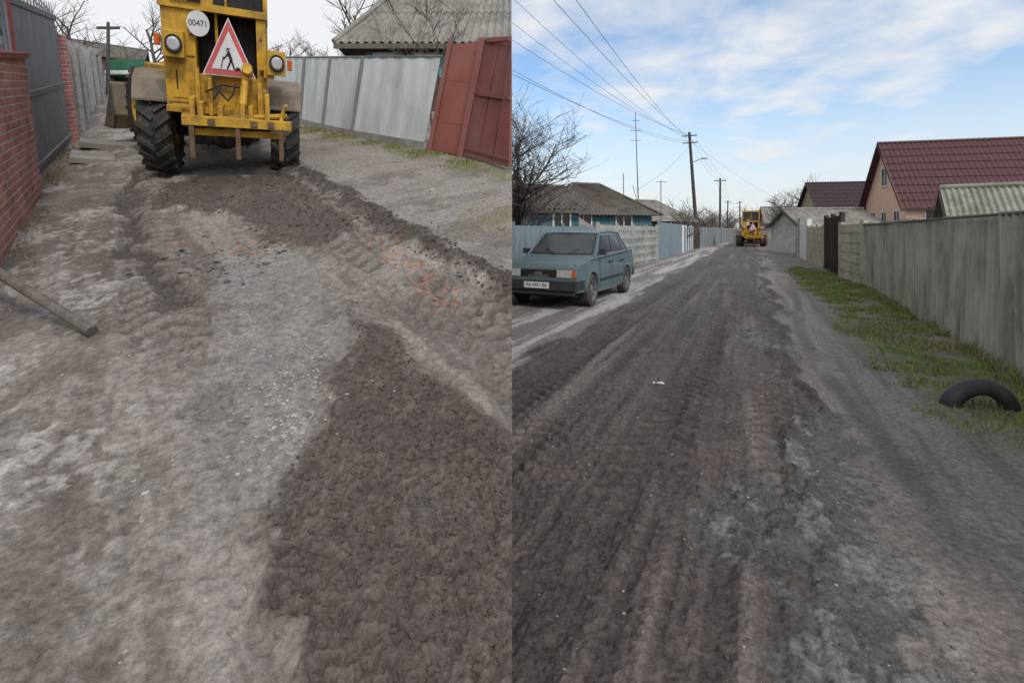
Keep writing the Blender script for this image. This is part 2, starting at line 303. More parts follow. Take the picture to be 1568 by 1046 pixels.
def rightfn(X,Y):
    a=.901*X-.434*Y; bq=.434*X+.901*Y
    n1=fbm(X*1.2,Y*1.2,5,51);n2=fbm(X*5,Y*5,4,52);n3=fbm(X*22,Y*22,3,53)
    wa=a+(fbm(a*2.5,bq*1.0,5,54)-.5)*.9
    wx=X+(fbm(X*4,Y*4,5,58)-.5)*.45; wy=Y+(fbm(X*4,Y*4,5,59)-.5)*.45
    v=1+.35*(n1-.5)+.40*(n2-.5)+.45*(n3-.5)
    C=[.255*v,.226*v,.20*v]
    st=fbm(a*4.5,bq*.25,5,55); st2=fbm(a*11,bq*.45,4,56)
    vr=ss(.3,.6,wa); mixc(C,(.195*v,.168*v,.147*v),vr*.88); mixc(C,(.27,.245,.222),vr*ss(1.15,.75,wa)*ss(.46,.62,.6*st+.4*n2)*.7); mixc(C,(.26,.232,.208),vr*ss(.52,.66,st+.3*(n3-.5))*.55); mixc(C,(.12,.10,.087),vr*ss(.45,.33,st2)*.5)
    lp=ss(-2.1,-2.5,wa); mixc(C,(.47,.44,.41),lp*ss(-4.8,-3.6,a)*ss(.36,.53,st+.3*(n3-.5))*.9); mixc(C,(.19,.172,.158),lp*ss(.5,.38,st)*.8)
    mixc(C,(.19,.175,.162),ss(-3.7,-4.4,wa)*.7)
    sb=ss(-2.6,-2.25,wa)*ss(.62,.36,wa+ss(4.5,1.5,bq)*.35)
    k=.52+.70*st+.45*(n2-.5)+.5*(n3-.5); kk=1+ss(15,60,bq)*.2
    mixc(C,(.112*k*kk,.090*k*kk,.077*k*kk),sb*.97)
    mixc(C,(.215,.188,.166),sb*ss(.555,.70,st2*.5+st*.5)*.5)
    mixc(C,(.045,.037,.032),sb*ss(.42,.30,st2)*.5)
    tr=np.zeros_like(X)
    for a0,w in((-1.95,.2),(-1.35,.22),(-.55,.25),(.05,.2),(-2.45,.15)):
        av=np.abs(a-(a0+.12*np.sin(bq*.35+a0*3))); dm=ss(w,w*.7,av); tr=tr+dm*np.clip(1.5*np.sin(bq*2*math.pi/.16+av*24),-1,1)*ss(.41,.56,fbm(a*2,bq*.9,3,61+int(a0*10)))
    z=.03*(n1-.5)+.02*(n2-.5)+.012*(n3-.5)
    z=z+sb*(.020+.035*(st2-.5)+.07*(st-.5)+.010*tr+.020*(fbm(X*14,Y*14,3,71)-.5)+.024*(fbm(X*42,Y*42,3,72)-.5))
    mixc(C,(.05,.041,.035),sb*ss(.1,.8,-tr)*.45)
    lip=ss(.16,.02,np.abs(wa-.38+ss(4.5,1.5,bq)*.35))*ss(1.5,3,bq); z=z+lip*(.02+.05*(n2-.3)); mixc(C,(.062,.050,.043),lip*.85)
    for P in([(2.44,4.3),(2.72,4.0),(2.2,3.1),(1.66,2.09),(1.45,1.65),(1.3,.9),(.7,.9),(.95,1.65),(1.2,2.2),(1.5,2.7)],[(1.02,2.81),(1.54,2.96),(1.32,2.4),(1.16,2.17),(.78,2.3)],[(3.0,6.2),(3.45,6.1),(3.7,7.4),(3.3,7.3)],[(2.3,4.9),(2.55,4.75),(2.9,5.3),(2.75,5.4)]):
        m=ss(-.06,.06,polyd(wx,wy,P)+.28*(n2-.5)); kq=.5+.9*fbm(X*14,Y*14,4,81); mixc(C,(.105*kq,.100*kq,.098*kq),m*.88)
        mixc(C,(.245,.23,.215),m*ss(.54,.64,.6*fbm(a*7,bq*3,4,82)+.4*n3)*.65)
        z=z+m*(.022*(fbm(X*18,Y*18,3,83)-.5)+.012*(n3-.5)-.006)
    m=ss(.13,.03,np.abs(a-.78-.12*np.sin(bq*.6)))*ss(.3,.5,fbm(a,bq*.6,3,84))*ss(2.5,4,bq)*ss(22,12,bq); mixc(C,(.10,.09,.083),m*.75); z=z-.015*m
    gr=ss(1.25,1.55,wa)*ss(4.0,5.6,bq+ (n1-.5)*2)*ss(26,20,bq)
    mixc(C,(.13,.145,.055),gr*ss(.25,.5,n2)*.85); mixc(C,(.25,.205,.15),gr*ss(.48,.62,n1)*.75)
    mixc(C,(.205,.182,.158),ss(1.6,2.2,wa)*(1-gr)*.6)
    far=ss(60,120,Y); mixc(C,(.19,.18,.13),far*.8)
    return z*ss(.3,.9,Y)*ss(80,30,Y),C
grid('hillside_dirt_road',-1,leftfn,11,220,800,120,620)
grid('dirt_road',1,rightfn,14,900,800,140,620)
g=G(); g.add([(-1800,-300,-.35),(1800,-300,-.35),(1800,2500,-.35),(-1800,2500,-.35)],[(0,1,2,3)],bankM); g.obj('ground')
g=G(); ys=[.35]+[.35*1.12**k for k in range(1,58)]
vs=[];fs=[]
for i,y in enumerate(ys): vs+= [(-.012,y,-.34),(-.012,y,zl(y)-.06)]
for i in range(len(ys)-1): fs.append((2*i,2*i+2,2*i+3,2*i+1))
g.add(vs,fs,bankM); g.obj('earth_bank')
# ------------------------------------------------------------------ trees
def tree(name,base,H,seed,mat=bark,levels=4,r0=None,spread=.9,kids=(7,6,5,4),lean=(0,0),trunk=.35,xmax=None,n=4,twig=.006,G_=None,curv=.22):
    R=random.Random(seed); g=G_ or G(); r0=r0 or H*.022
    def br(p,d,L,r,lev):
        ns=5 if lev<2 else 3; pts=[p.copy()]; rs=[r]; dirs=[]
        for i in range(ns):
            d=(d+V((R.uniform(-1,1),R.uniform(-1,1),R.uniform(-.6,1)))*curv).normalized(); p=p+d*L/ns
            if xmax is not None and p.x>xmax: p.x=xmax-.01
            pts.append(p.copy()); rs.append(max(twig*.6,r*(1-(i+1)/ns*(.55 if lev<levels-1 else .8)))); dirs.append(d.copy())
        g.tube(pts,rs,mat,n=(7 if lev==0 else n if lev<levels-1 else 3),cap=False)
        if lev>=levels-1: return
        for k in range(kids[lev]):
            t=(trunk if lev==0 else .2)+(1-(trunk if lev==0 else .2))*(k+R.random())/kids[lev]; t=min(t,.999)
            i=int(t*ns); q=pts[i].lerp(pts[i+1],t*ns-i); ang=R.uniform(0,6.283)
            side=V((math.cos(ang),math.sin(ang),R.uniform(-.1,.5)))
            nd=(dirs[i]*(1.1-spread*.5)+side*spread).normalized()
            br(q,nd,L*R.uniform(.42,.72)*(1 if lev else 1.0),max(twig,rs[i]*.55),lev+1)
    br(V(base),V((lean[0],lean[1],1)).normalized(),H*.62,r0,0)
    return g if G_ else g.obj(name)
# ------------------------------------------------------------------ houses
def house(name,O,u,L,W,he,hr,wallm,roofm,pitch=.2,amp=.025,oh=.35,z0=0,wins=(),hip=0,nv=1,step=0,framem=None,fascia=None):
    E=empty(name); u=V((u[0],u[1],0)).normalized(); v=V((-u.y,u.x,0)); O=V((O[0],O[1],z0)); Z=V((0,0,1))
    P=lambda s,t,h:O+u*s+v*t+Z*h
    g=G()
    if hip: g.add([P(0,0,0),P(L,0,0),P(L,W,0),P(0,W,0),P(0,0,he),P(L,0,he),P(L,W,he),P(0,W,he)],[(0,1,5,4),(1,2,6,5),(2,3,7,6),(3,0,4,7),(4,5,6,7)],wallm)
    else: g.add([P(0,0,0),P(L,0,0),P(L,W,0),P(0,W,0),P(0,0,he),P(L,0,he),P(L,W,he),P(0,W,he),P(0,W/2,hr-.04),P(L,W/2,hr-.04)],[(0,1,5,4),(1,2,6,9,5),(2,3,7,6),(3,0,4,8,7)],wallm)
    g.obj('walls',E)
    g=G(); ez=he-oh*(hr-he)/(W/2)
    if hip:
        a,b_,c,d=P(-oh,-oh,ez),P(L+oh,-oh,ez),P(L+oh,W+oh,ez),P(-oh,W+oh,ez); r1,r2=P(hip,W/2,hr),P(L-hip,W/2,hr)
        g.corr(a,b_,r2,r1,pitch,amp,roofm,nv,step); g.corr(c,d,r1,r2,pitch,amp,roofm,nv,step); g.corr(b_,c,r2,r2,pitch,amp,roofm,nv,step); g.corr(d,a,r1,r1,pitch,amp,roofm,nv,step)
        g.tube([r1+Z*.03,r2+Z*.03],.08,roofm,8)
        for q,r in((a,r1),(b_,r2),(c,r2),(d,r1)): g.tube([q+Z*.03,r+Z*.03],.07,roofm,8)
    else:
        g.corr(P(-oh,-oh,ez),P(L+oh,-oh,ez),P(L+oh,W/2,hr),P(-oh,W/2,hr),pitch,amp,roofm,nv,step)
        g.corr(P(L+oh,W+oh,ez),P(-oh,W+oh,ez),P(-oh,W/2,hr),P(L+oh,W/2,hr),pitch,amp,roofm,nv,step)
        g.tube([P(-oh,W/2,hr+.03),P(L+oh,W/2,hr+.03)],.09,roofm,8)
        fm=fascia or wood
        for s in(-oh,L+oh):
            for t in(-oh,W+oh): g.prism([P(s,t,ez-.18),P(s,W/2,hr-.2),P(s,W/2,hr-.03),P(s,t,ez-.02)],u*.04*(1 if s>0 else -1),fm)
        g.prism([P(-oh,-oh-.02,ez-.16),P(L+oh,-oh-.02,ez-.16),P(L+oh,-oh-.02,ez-.02),P(-oh,-oh-.02,ez-.02)],v*-.03,fm)
    g.obj('roof',E)
    if wins:
        g=G(); fm=framem or white
        for (sd,c,zc,w,h) in wins:
            if sd=='u': o=P(c,0,zc);ax=u;nn=-v
            else: o=P(0,c,zc);ax=v;nn=-u
            for (x0,x1,y0,y1,m,dd) in((-w/2,w/2,-h/2,h/2,glass,.012),(-w/2-.07,-w/2,-h/2-.07,h/2+.07,fm,.05),(w/2,w/2+.07,-h/2-.07,h/2+.07,fm,.05),(-w/2,w/2,h/2,h/2+.07,fm,.05),(-w/2,w/2,-h/2-.09,-h/2,fm,.07),(-.025,.025,-h/2,h/2,fm,.035)):
                g.prism([o+ax*x0+Z*y0,o+ax*x1+Z*y0,o+ax*x1+Z*y1,o+ax*x0+Z*y1],nn*dd,m)
        g.obj('windows',E)
    return E
house('peach_house',(25.43,32),(.97,-.25),15,5.9,3.6,7.7,peach,maroon,.30,.028,.45,nv=9,step=.045,fascia=brown,wins=(('v',2.9,5.3,.8,1.2),('v',1.2,2.35,.7,1.0),('v',3.0,2.35,.7,1.0),('v',4.7,2.35,.7,1.0),('u',1.6,2.6,1.1,1.2),('u',4.4,2.6,1.1,1.2)))
house('slate_shed',(14.8,16.6),(.84,-.54),7,2.3,2.1,3.05,beige,slateg,.17,.03,.22)
house('white_shed',(19.3,33),(.98,-.1),5.0,5,1.95,3.1,shedw,slate,.2,.03,.25)
house('brown_roof_house',(33,53),(.97,-.22),8.5,7,3.8,7.0,beige,maroond,.3,.02,.4,nv=8,step=.03,wins=(('u',2,2.5,1.2,1.3),('u',5,2.5,1.2,1.3)))
g=G(); g.bb(40.0,40.6,55.0,55.6,5.2,7.6,concf); g.bb(39.9,40.7,54.9,55.7,7.6,7.72,conc); g.obj('brick_chimney')
house('blue_house',(-.0,17.6),(.95,.3),2.6,4,2.45,3.3,bluew,slateb,.2,.03,.3,wins=(('u',1.9,1.9,.6,.8),))
house('blue_cottage',(2.3,23.8),(.96,.28),5.0,5,2.55,4.05,bluew,slateb,.2,.03,.4,hip=1.7,wins=(('u',1.2,1.8,.8,1.0),('u',3.4,1.8,.8,1.0)))
house('slate_roof_house',(10.3,40),(.9,.43),5.5,5,2.6,4.2,brownw,slate,.25,.03,.4,hip=1.6)
house('slate_roof_house',(13.0,56),(.9,.43),7,5,2.6,4.4,bluew,slateb,.25,.03,.4)
house('distant_house',(40,78),(.9,-.3),8,7,3,5.5,concf,slate,.3,.03,.4)
house('small_outbuilding',(1.9,18.6),(.75,.66),1.6,1.8,1.7,2.15,bluew,slate,.2,.02,.25)
# ---- hillside house behind the pale fence
E=empty('slate_roof_cottage'); g=G()
xa,xb,ya,yb=-4.85,-.03,15.2,20.5; zb=zl(14.5); ez=zb+2.25
g.add([(xa,ya,zb),(xb,ya,zb),(xb,yb,zb),(xa,yb,zb),(xa,ya,ez),(xb,ya,ez),(xb,yb,ez),(xa,yb,ez)],[(0,1,5,4),(1,2,6,5),(2,3,7,6),(3,0,4,7)],brownw)
g.add([(xb,ya,ez),(xb,yb,ez),(xb,(ya+yb)/2,ez+3.6)],[(0,1,2)],brownw); g.obj('walls',E)
g=G(); r1=(-2.9,17.8,ez+3.9); r2=(-.02,17.8,ez+3.9); oh=.45
g.corr((xa-oh,ya-oh,ez-.12),(-.02,ya-oh,ez-.12),r2,r1,.24,.045,slate,nv=3,step=.03)
g.corr((xa-oh,yb+oh,ez-.12),(xa-oh,ya-oh,ez-.12),r1,r1,.24,.045,slate,nv=3,step=.03)
g.corr((-.02,yb+oh,ez-.12),(xa-oh,yb+oh,ez-.12),r1,r2,.24,.045,slate,nv=3,step=.03)
g.tube([(xa-oh,ya-oh,ez-.06),V(r1)+V((0,0,.05))],.08,slate,8); g.bb(xa-oh,-.02,ya-oh-.03,ya-oh,ez-.28,ez-.13,wood); g.obj('roof',E)
g=G()
for xc,w in((-3.9,.7),(-2.6,.75)):
    g.bb(xc-w/2,xc+w/2,ya-.02,ya-.008,ez-.95,ez-.3,glass)
    for x0,x1 in((xc-w/2-.22,xc-w/2),(xc+w/2,xc+w/2+.22)): g.bb(x0,x1,ya-.04,ya-.012,ez-1.0,ez-.25,teal)
    g.bb(xc-w/2,xc+w/2,ya-.05,ya-.022,ez-.33,ez-.25,white)
g.bb(-2.05,-1.9,ya-.05,ya-.01,zb,ez-.2,concf); g.obj('windows',E)
# ------------------------------------------------------------------ hillside street boundaries
LN=-.13
g=G(); g.wall((-3.2,2.7),(-5.6,5.78),zl(2.7)-.1,zl(5.78)-.1,1.72,.22,brickL,LN); g.obj('brick_wall')
g=G(); 
g.wall((-3.45,2.72),(-5.8,5.75),zl(2.72)+1.63,zl(5.75)+1.63,.06,.30,redpost,0); g.obj('wall_coping')
g=G()
def posts(g,pts,h,mat,lean,w=.35):
    for (x,y) in pts:
        z=zl(y)-.15; g.wall((x,y-w/2),(x,y+w/2),z,z,h,w,mat,lean)
posts(g,[(-5.80,5.92)],3.1,redpost,LN,.13); g.obj('gate_post')
g=G(); posts(g,[(-8.30,9.3)],2.2,brickL,LN,.24); g.obj('brick_gate_post')
g=G(); dd=V((-.617,.787,.27)).normalized(); uu=V((LN,0,1)).normalized(); c=V((-5.2,4.98,zl(4.98)+2.08))
for rr in(.36,.20): g.tube([c+dd*math.cos(t*math.pi/12)*rr+uu*math.sin(t*math.pi/12)*rr for t in range(25)],.018,greyg,6)
for t in range(8): g.tube([c+dd*math.cos(t*math.pi/4)*.05+uu*math.sin(t*math.pi/4)*.05,c+dd*math.cos(t*math.pi/4)*.36+uu*math.sin(t*math.pi/4)*.36],.012,greyg,6)
for k in range(9): q=c-dd*1.2+dd*.24*k; g.tube([q-uu*.42,q+uu*(.25+.35*math.sin(k/8*math.pi))],.013,greyg,6)
g.tube([c-dd*1.2+uu*.25+dd*.24*k+uu*.35*math.sin(k/8*math.pi) for k in range(9)],.022,greyg,6); g.obj('ornamental_fence_grille')
g=G(); A=(-5.92,6.08);B=(-8.1,9.08); nb=5
for i in range(nb):
    t0,t1=i/nb,(i+1)/nb-.01; a=(A[0]+(B[0]-A[0])*t0,A[1]+(B[1]-A[1])*t0); b_=(A[0]+(B[0]-A[0])*t1,A[1]+(B[1]-A[1])*t1)
    g.wall(a,b_,zl(a[1])+.05,zl(b_[1])+.05,2.35,.04,greyg,LN)
for hh in(.15,1.1,2.3): g.wall((A[0]+LN*hh,A[1]),(B[0]+LN*hh,B[1]),zl(A[1])+hh,zl(B[1])+hh,.07,.10,greyg,0)
for t in np.linspace(0,1,16): 
    x,y=A[0]+(B[0]-A[0])*t,A[1]+(B[1]-A[1])*t; g.tube([(x+LN*2.4,y,zl(y)+2.4),(x+LN*2.62,y,zl(y)+2.62)],[.014,.004],greyg,5)
g.obj('metal_gate')
g=G(); pts=[(-8.45,9.5),(-9.8,11.2),(-11.3,13.1),(-12.9,15.1),(-14.6,17.4),(-16.5,19.9),(-19,23),(-24,29),(-36,43)]
for p,q in zip(pts,pts[1:]):
    g.corr((p[0],p[1],zl(p[1])),(q[0],q[1],zl(q[1])),(q[0]+LN*1.8,q[1],zl(q[1])+1.9),(p[0]+LN*1.8,p[1],zl(p[1])+1.9),.2,.03,grnf); g.wall((p[0]+.05,p[1]),(p[0]+.05,p[1]+.12),zl(p[1])-.1,zl(p[1])-.1,2.1,.12,conc,LN)
g.obj('corrugated_fence')
g=G()
for (x,y,w,d_) in((-6.62,7.85,.55,.6),(-7.25,9.0,.9,.5)):
    Rm=Matrix.Rotation(math.radians(38),3,'Z')@Matrix.Rotation(math.atan(SL)*.9,3,'X'); g.box((x,y,zl(y)+.03),(w,d_,.1),conc,Rm)
g.obj('concrete_slab',bevel=.01)
g=G(); pts=[(-6.6,13.6),(-5.18,12.16),(-4.25,11.15),(-3.30,10.2),(-1.50,8.70)]
for i,(p,q) in enumerate(zip(pts,pts[1:])):
    d=(V(q)-V(p)).normalized(); q2=V(q)-d*.05; p2=V(p)+d*.05; h=1.5
    z0,z1=zl(p2[1])+.12,zl(q2[1])+.12; ln0=.03+.04*i; ln1=ln0+.04
    g.corr((p2[0],p2[1],z0),(q2[0],q2[1],z1),(q2[0]+ln1*h,q2[1],z1+h),(p2[0]+ln0*h,p2[1],z0+h),.45,.007,whitef,spw=10)
    g.wall(tuple(p),tuple(q),zl(p[1])-.15,zl(q[1])-.15,.28,.1,conc,0)
    g.wall((p[0]-.03,p[1]-.05),(p[0]+.03,p[1]-.05),zl(p[1])-.1,zl(p[1])-.1,1.72,.06,greyg,ln0)
    g.tube([(p[0]+ln0*h,p[1],zl(p[1])+1.63),(q[0]+ln1*h,q[1],zl(q[1])+1.63)],.02,greyg,6)
g.obj('sheet_metal_fence')
g=G(); A=(-1.44,8.65);B=(-.86,8.12)
g.wall(A,B,zl(A[1])+.02,zl(B[1])+.02,1.78,.05,redg,.19,h2=1.86)
for P_,w in((A,.07),(B,.09)): g.wall((P_[0]-w/2,P_[1]-.06),(P_[0]+w/2,P_[1]-.06),zl(P_[1])-.1,zl(P_[1])-.1,2.0,.1,redg2,.19)
for hh in(.5,1.2): g.wall((A[0]+.19*hh,A[1]),(B[0]+.19*hh,B[1]),zl(A[1])+hh,zl(B[1])+hh,.02,.06,redg,0)
g.obj('garden_gate')
g=G(); A=(-.78,8.05);B=(-.02,7.15)
def cl(p): return (min(p[0],-.004),p[1],p[2])
for i in range(3):
    t0,t1=i/3,(i+1)/3-.012; a=(A[0]+(B[0]-A[0])*t0,A[1]+(B[1]-A[1])*t0); b_=(A[0]+(B[0]-A[0])*t1,A[1]+(B[1]-A[1])*t1)
    g.wall(a,b_,zl(a[1])+.03,zl(b_[1])+.03,1.9,.05,redg2,.2)
for hh in(.12,1.0,1.85): g.wall((A[0]+.2*hh,A[1]),(B[0],B[1]),zl(A[1])+hh,zl(B[1])+hh,.04,.08,redg2,0)
g.v=[cl(p) for p in g.v]; g.obj('metal_gate')
house('distant_brick_house',(-42,46),(.85,.5),6,6,2.6,4.4,brownw,slateb,.3,.03,.4,z0=zl(46))
g=G(); Y0=24; X0=-18.6; z=zl(Y0)
g.bb(X0-.9,X0+.9,Y0-.2,Y0+2.6,z+.7,z+1.5,green); g.bb(X0-.8,X0+.8,Y0+2.7,Y0+4,z+.7,z+2.2,green); g.bb(X0-.6,X0+.6,Y0+2.66,Y0+2.7,z+1.5,z+2.05,glass)
for sx in(-.8,.8):
    for yy in(.3,3.2): g.lathe_x((X0+sx,Y0+yy,z+.45),[(-.12,.1),(-.12,.42),(.12,.42),(.12,.1)],rub,18)
g.bb(X0-.92,X0+.92,Y0-.24,Y0-.2,z+.75,z+.95,white); g.obj('green_trailer_truck',bevel=.02)
tree('bare_tree',(-17.2,19.5,zl(19.5)),4.6,11,levels=4,kids=(8,6,4,3),xmax=-.1)
tree('bare_tree',(-17.8,25,zl(25)),5.0,12,levels=4,kids=(8,6,4,3),xmax=-.1)
tree('bare_tree',(-6.6,22.5,zl(22.5)),5.6,13,levels=4,kids=(8,6,4,3),xmax=-.1,r0=.13)
tree('bare_bush',(-1.75,11.0,zl(11)),3.3,14,levels=4,kids=(10,7,4,3),xmax=-.05,trunk=.05,r0=.03,twig=.006,spread=.7)
g=G(); R=random.Random(5)
for i in range(46):
    yy=R.uniform(34,90); xx=-yy*R.uniform(.2,1.05); tree('x',(xx,yy,zl(yy)-.4),R.uniform(3.0,5.0),100+i,mat=barkd,levels=3,kids=(10,8,3),G_=g,twig=.02,trunk=.1)
g.obj('distant_trees')
g=G(); g.tube([(-17.9,22,zl(22)),(-17.9,22,zl(22)+3.2)],[.08,.06],poleM,8); g.bb(-18.4,-17.4,21.96,22.04,zl(22)+2.9,zl(22)+3.0,poleM); g.obj('utility_pole')
g=G(); pa=V((-4.2,3.25,zl(3.25)+.75)); pb=V((-2.42,2.86,zl(2.86)+.03)); g.tube([pa,pa.lerp(pb,.3)+V((0,0,-.01)),pa.lerp(pb,.6)+V((0,.01,-.02)),pb],[.032,.035,.031,.033],wood,10); g.obj('wooden_stick')
# ------------------------------------------------------------------ tractor loader
def wheel(g,c,r,w,lug=True):
    g.lathe_x(c,[(-w/2+.02,r*.5),(-w/2,r*.62),(-w/2,r*.85),(-w/2+.05,r*.95),(0,r*.965),(w/2-.05,r*.95),(w/2,r*.85),(w/2,r*.62),(w/2-.02,r*.5)],rub,40)
    g.lathe_x(c,[(-w/2+.06,.001),(-w/2+.05,r*.2),(-w/2+.02,r*.22),(-w/2+.08,r*.45),(-w/2+.02,r*.52)],yel,24)
    g.lathe_x(c,[(w/2-.02,r*.52),(w/2-.08,r*.45),(w/2-.02,r*.22),(w/2-.05,r*.2),(w/2-.06,.001)],yel,24)
    if lug:
        N=20
        for k in range(N):
            for sd in(-1,1):
                t=2*math.pi*(k+(.5 if sd>0 else 0))/N; Rm=Matrix.Rotation(t,3,'X')@Matrix.Rotation(sd*.62,3,'Z')
                p=Matrix.Rotation(t,3,'X')@V((sd*w*.25,0,r*.975)); g.box(V(c)+p,(w*.58,.055,.06),rub,Rm)
def tractor(name,mw,art):
    E=empty(name,mw)
    g=G(); wheel(g,(-.98,0,.66),.66,.48); g.obj('rear_wheel_left',E)
    g=G(); wheel(g,(.98,0,.66),.66,.48); g.obj('rear_wheel_right',E)
    g=G(); g.bb(-.42,.42,-.75,1.5,.5,.9,dark); g.tube([(-.95,0,.66),(.95,0,.66)],.14,dark,12); g.tube([(0,-.2,.6),(0,.25,.6)],.24,dark,14)
    g.bb(-.55,-.42,-.8,1.3,.75,.97,yel); g.bb(.42,.55,-.8,1.3,.75,.97,yel)
    for x in(-.3,0,.28): g.tube([(x,-.8,.62),(x+.1,-.85,.5),(x+.2,-.7,.6)],.02,black,6)
    g.obj('rear_frame',E,.01)
    g=G(); g.bb(-.75,-.31,-.70,1.1,.95,2.2,yel); g.bb(.56,.70,-.70,1.1,.95,2.2,yel); g.bb(-.31,.56,-.70,1.1,.95,1.42,yel); g.bb(-.78,.73,-.74,1.1,2.2,2.29,yel)
    g.bb(-.31,.56,-.45,1.0,1.42,2.2,dark)
    for k in range(9): g.bb(-.26+k*.095,-.245+k*.095,-.5,-.46,1.44,2.18,dark)
    g.bb(-.04,0.0,-.60,-.56,1.42,2.2,yel); g.bb(-.66,-.42,-.712,-.70,1.1,1.55,yel); g.bb(-.60,-.58,-.716,-.712,1.2,1.45,black)
    for x,z in((-.70,1.0),(-.70,1.9),(-.36,1.0),(-.36,1.9),(.63,1.1),(.63,1.5),(.63,1.95)): g.tube([(x,-.70,z),(x,-.72,z)],.018,rust,8)
    g.bb(-.73,-.33,-.708,-.70,1.62,1.64,rust); g.bb(-.73,-.33,-.708,-.70,1.03,1.045,rust)
    g.bb(-.60,-.2,-.78,-.74,2.3,2.34,dark); g.bb(-.75,.70,-.80,-.70,.92,1.0,yel); g.obj('rear_hood',E,.012)
    g=G()
    for x,z in((-.57,1.76),(.86,1.66)):
        g.bb(x-.15,x+.13,-.92,-.72,z-.16,z+.16,yel); g.tube([(x,-.90,z),(x,-.955,z)],.115,black,20); g.tube([(x,-.955,z),(x,-.975,z)],[.09,.07],chrome,20)
    g.bb(.66,.82,-.85,-.7,1.45,1.6,yel); g.tube([(.6,-.72,1.55),(.8,-.78,1.6)],.03,yel,8)
    g.bb(-.82,-.75,-.92,-.84,1.72,1.86,orange); g.bb(1.02,1.09,-.92,-.84,1.58,1.72,orange); g.obj('rear_lamps',E,.01)
    g=G(); g.tube([(-.25,-.74,2.04),(-.25,-.765,2.04)],.155,white,28); g.obj('number_plate_disc',E); text('number_text','00471',.105,black,E,(-.25,-.768,2.04),(math.pi/2,0,0))
    g=G(); a0,b0,c0=V((.17,-.82,2.16)),V((-.22,-.86,1.43)),V((.54,-.86,1.43)); cen=(a0+b0+c0)/3
    for k,m,off in((1,white,0),(.94,redr,.006),(.66,white,.012)):
        P_=[cen+(p-cen)*k+V((0,-off,0)) for p in(a0,b0,c0)]; g.prism(P_,(0,.005,0),m)
    o_=cen+V((0,-.016,-.03)); 
    def ln(p,q,w): g.tube([o_+V((p[0],0,p[1])),o_+V((q[0],0,q[1]))],w,black,6)
    ln((-.01,.13),(-.01,.14),.026); ln((-.01,.10),(.03,0),.022); ln((.03,0),(-.03,-.12),.014); ln((.03,0),(.07,-.12),.014); ln((-.005,.08),(-.08,.0),.010); ln((-.08,.03),(-.12,-.12),.008); ln((.08,-.12),(.16,-.12),.012); ln((.12,-.09),(.12,-.1),.03)
    g.obj('roadworks_sign',E)
    g=G(); g.bb(-.5,1.06,-1.18,-1.08,.80,.92,yel); g.bb(-.42,.98,-1.02,-.94,.66,.74,yel)
    for x in(-.36,-.25,.02,.34,.46,.70): g.bb(x-.035,x+.035,-1.1,-.7,.86,1.02+.25*((x*7)%1),yel)
    for x0,x1 in((-.33,-.27),(-.16,-.10),(.30,.36),(.62,.70)): g.bb(x0,x1,-.84,-.76,.9,1.5 if x0<0 else 1.3,yel)
    g.prism([(.56,-.9,.9),(.66,-.9,.9),(.62,-.9,1.38),(.56,-.9,1.38)],(0,.08,0),yel); g.prism([(.22,-.98,.9),(.34,-.98,.9),(.40,-.98,1.2),(.30,-.98,1.2)],(0,.08,0),yel)
    g.tube([(.40,-.82,1.52),(.34,-1.02,1.08)],.055,yel,14); g.tube([(.42,-.80,1.5),(.42,-.98,1.56)],[.085,.075],yel,18); g.tube([(.34,-1.02,1.1),(.32,-1.06,.95)],.03,chrome,10)
    g.tube([(.9,-1.1,.9),(.95,-1.1,1.1),(1.0,-1.05,1.12)],.03,yel,8); g.tube([(-.4,-1.0,.85),(1.0,-1.0,.98)],.035,yel,10)
    for x in(-.38,.26,.9): g.bb(x-.035,x+.035,-1.17,-1.10,.38,.8,rust)
    for x in(-.1,.5,.75): g.bb(x-.05,x+.05,-1.2,-1.18,.82,.9,rust)
    g.tube([(.0,-.8,1.45),(-.06,-.95,1.3),(.05,-1.0,1.2),(.12,-.95,1.12),(.2,-.95,1.2),(.25,-.9,1.35)],.014,black,6); g.tube([(-.2,-.8,1.2),(-.1,-.95,1.25),(.05,-.98,1.32),(.3,-.9,1.3)],.014,black,6); g.tube([(.05,-.98,1.3),(-.08,-1,1.12)],.016,black,6)
    g.obj('rear_hitch',E,.006)
    g=G()
    for sx in(-1,1):
        pr=[(-.62,1.05),(-.48,1.30),(-.25,1.40),(.25,1.40),(.55,1.32)]; 
        for p,q in zip(pr,pr[1:]): g.prism([(sx*.72,p[0],p[1]),(sx*1.24,p[0],p[1]),(sx*1.24,q[0],q[1]),(sx*.72,q[0],q[1])],(0,0,-.03),fendm)
        g.prism([(sx*.72,-.62,1.05),(sx*.72,-.48,1.30),(sx*.72,.5,1.32),(sx*.72,.5,1.0)],(sx*.03,0,0),fendm)
    g.obj('fenders',E)
    g=G(); g.bb(-.72,.72,1.1,2.5,1.2,2.3,yel); g.bb(-.74,.74,1.05,2.55,3.15,3.28,yel)
    for x in(-.69,.69):
        for y in(1.14,1.8,2.46): g.bb(x-.04,x+.04,y-.04,y+.04,2.3,3.15,yel)
    for x in(0,): g.bb(x-.02,x+.02,1.12,1.16,2.3,3.15,yel)
    g.bb(-.64,.64,1.15,1.17,2.32,3.13,glass); g.bb(-.64,.64,2.43,2.45,2.32,3.13,glass); g.bb(-.69,-.67,1.19,2.41,2.32,3.13,glass); g.bb(.67,.69,1.19,2.41,2.32,3.13,glass)
    g.tube([(.45,.7,2.28),(.45,.7,3.0)],.05,dark,10); g.tube([(-.5,1.8,3.28),(-.5,1.8,3.42)],.07,orange,12); g.tube([(-.25,.5,2.29),(-.25,.5,2.5)],.1,yel,12); g.obj('cab',E,.01)
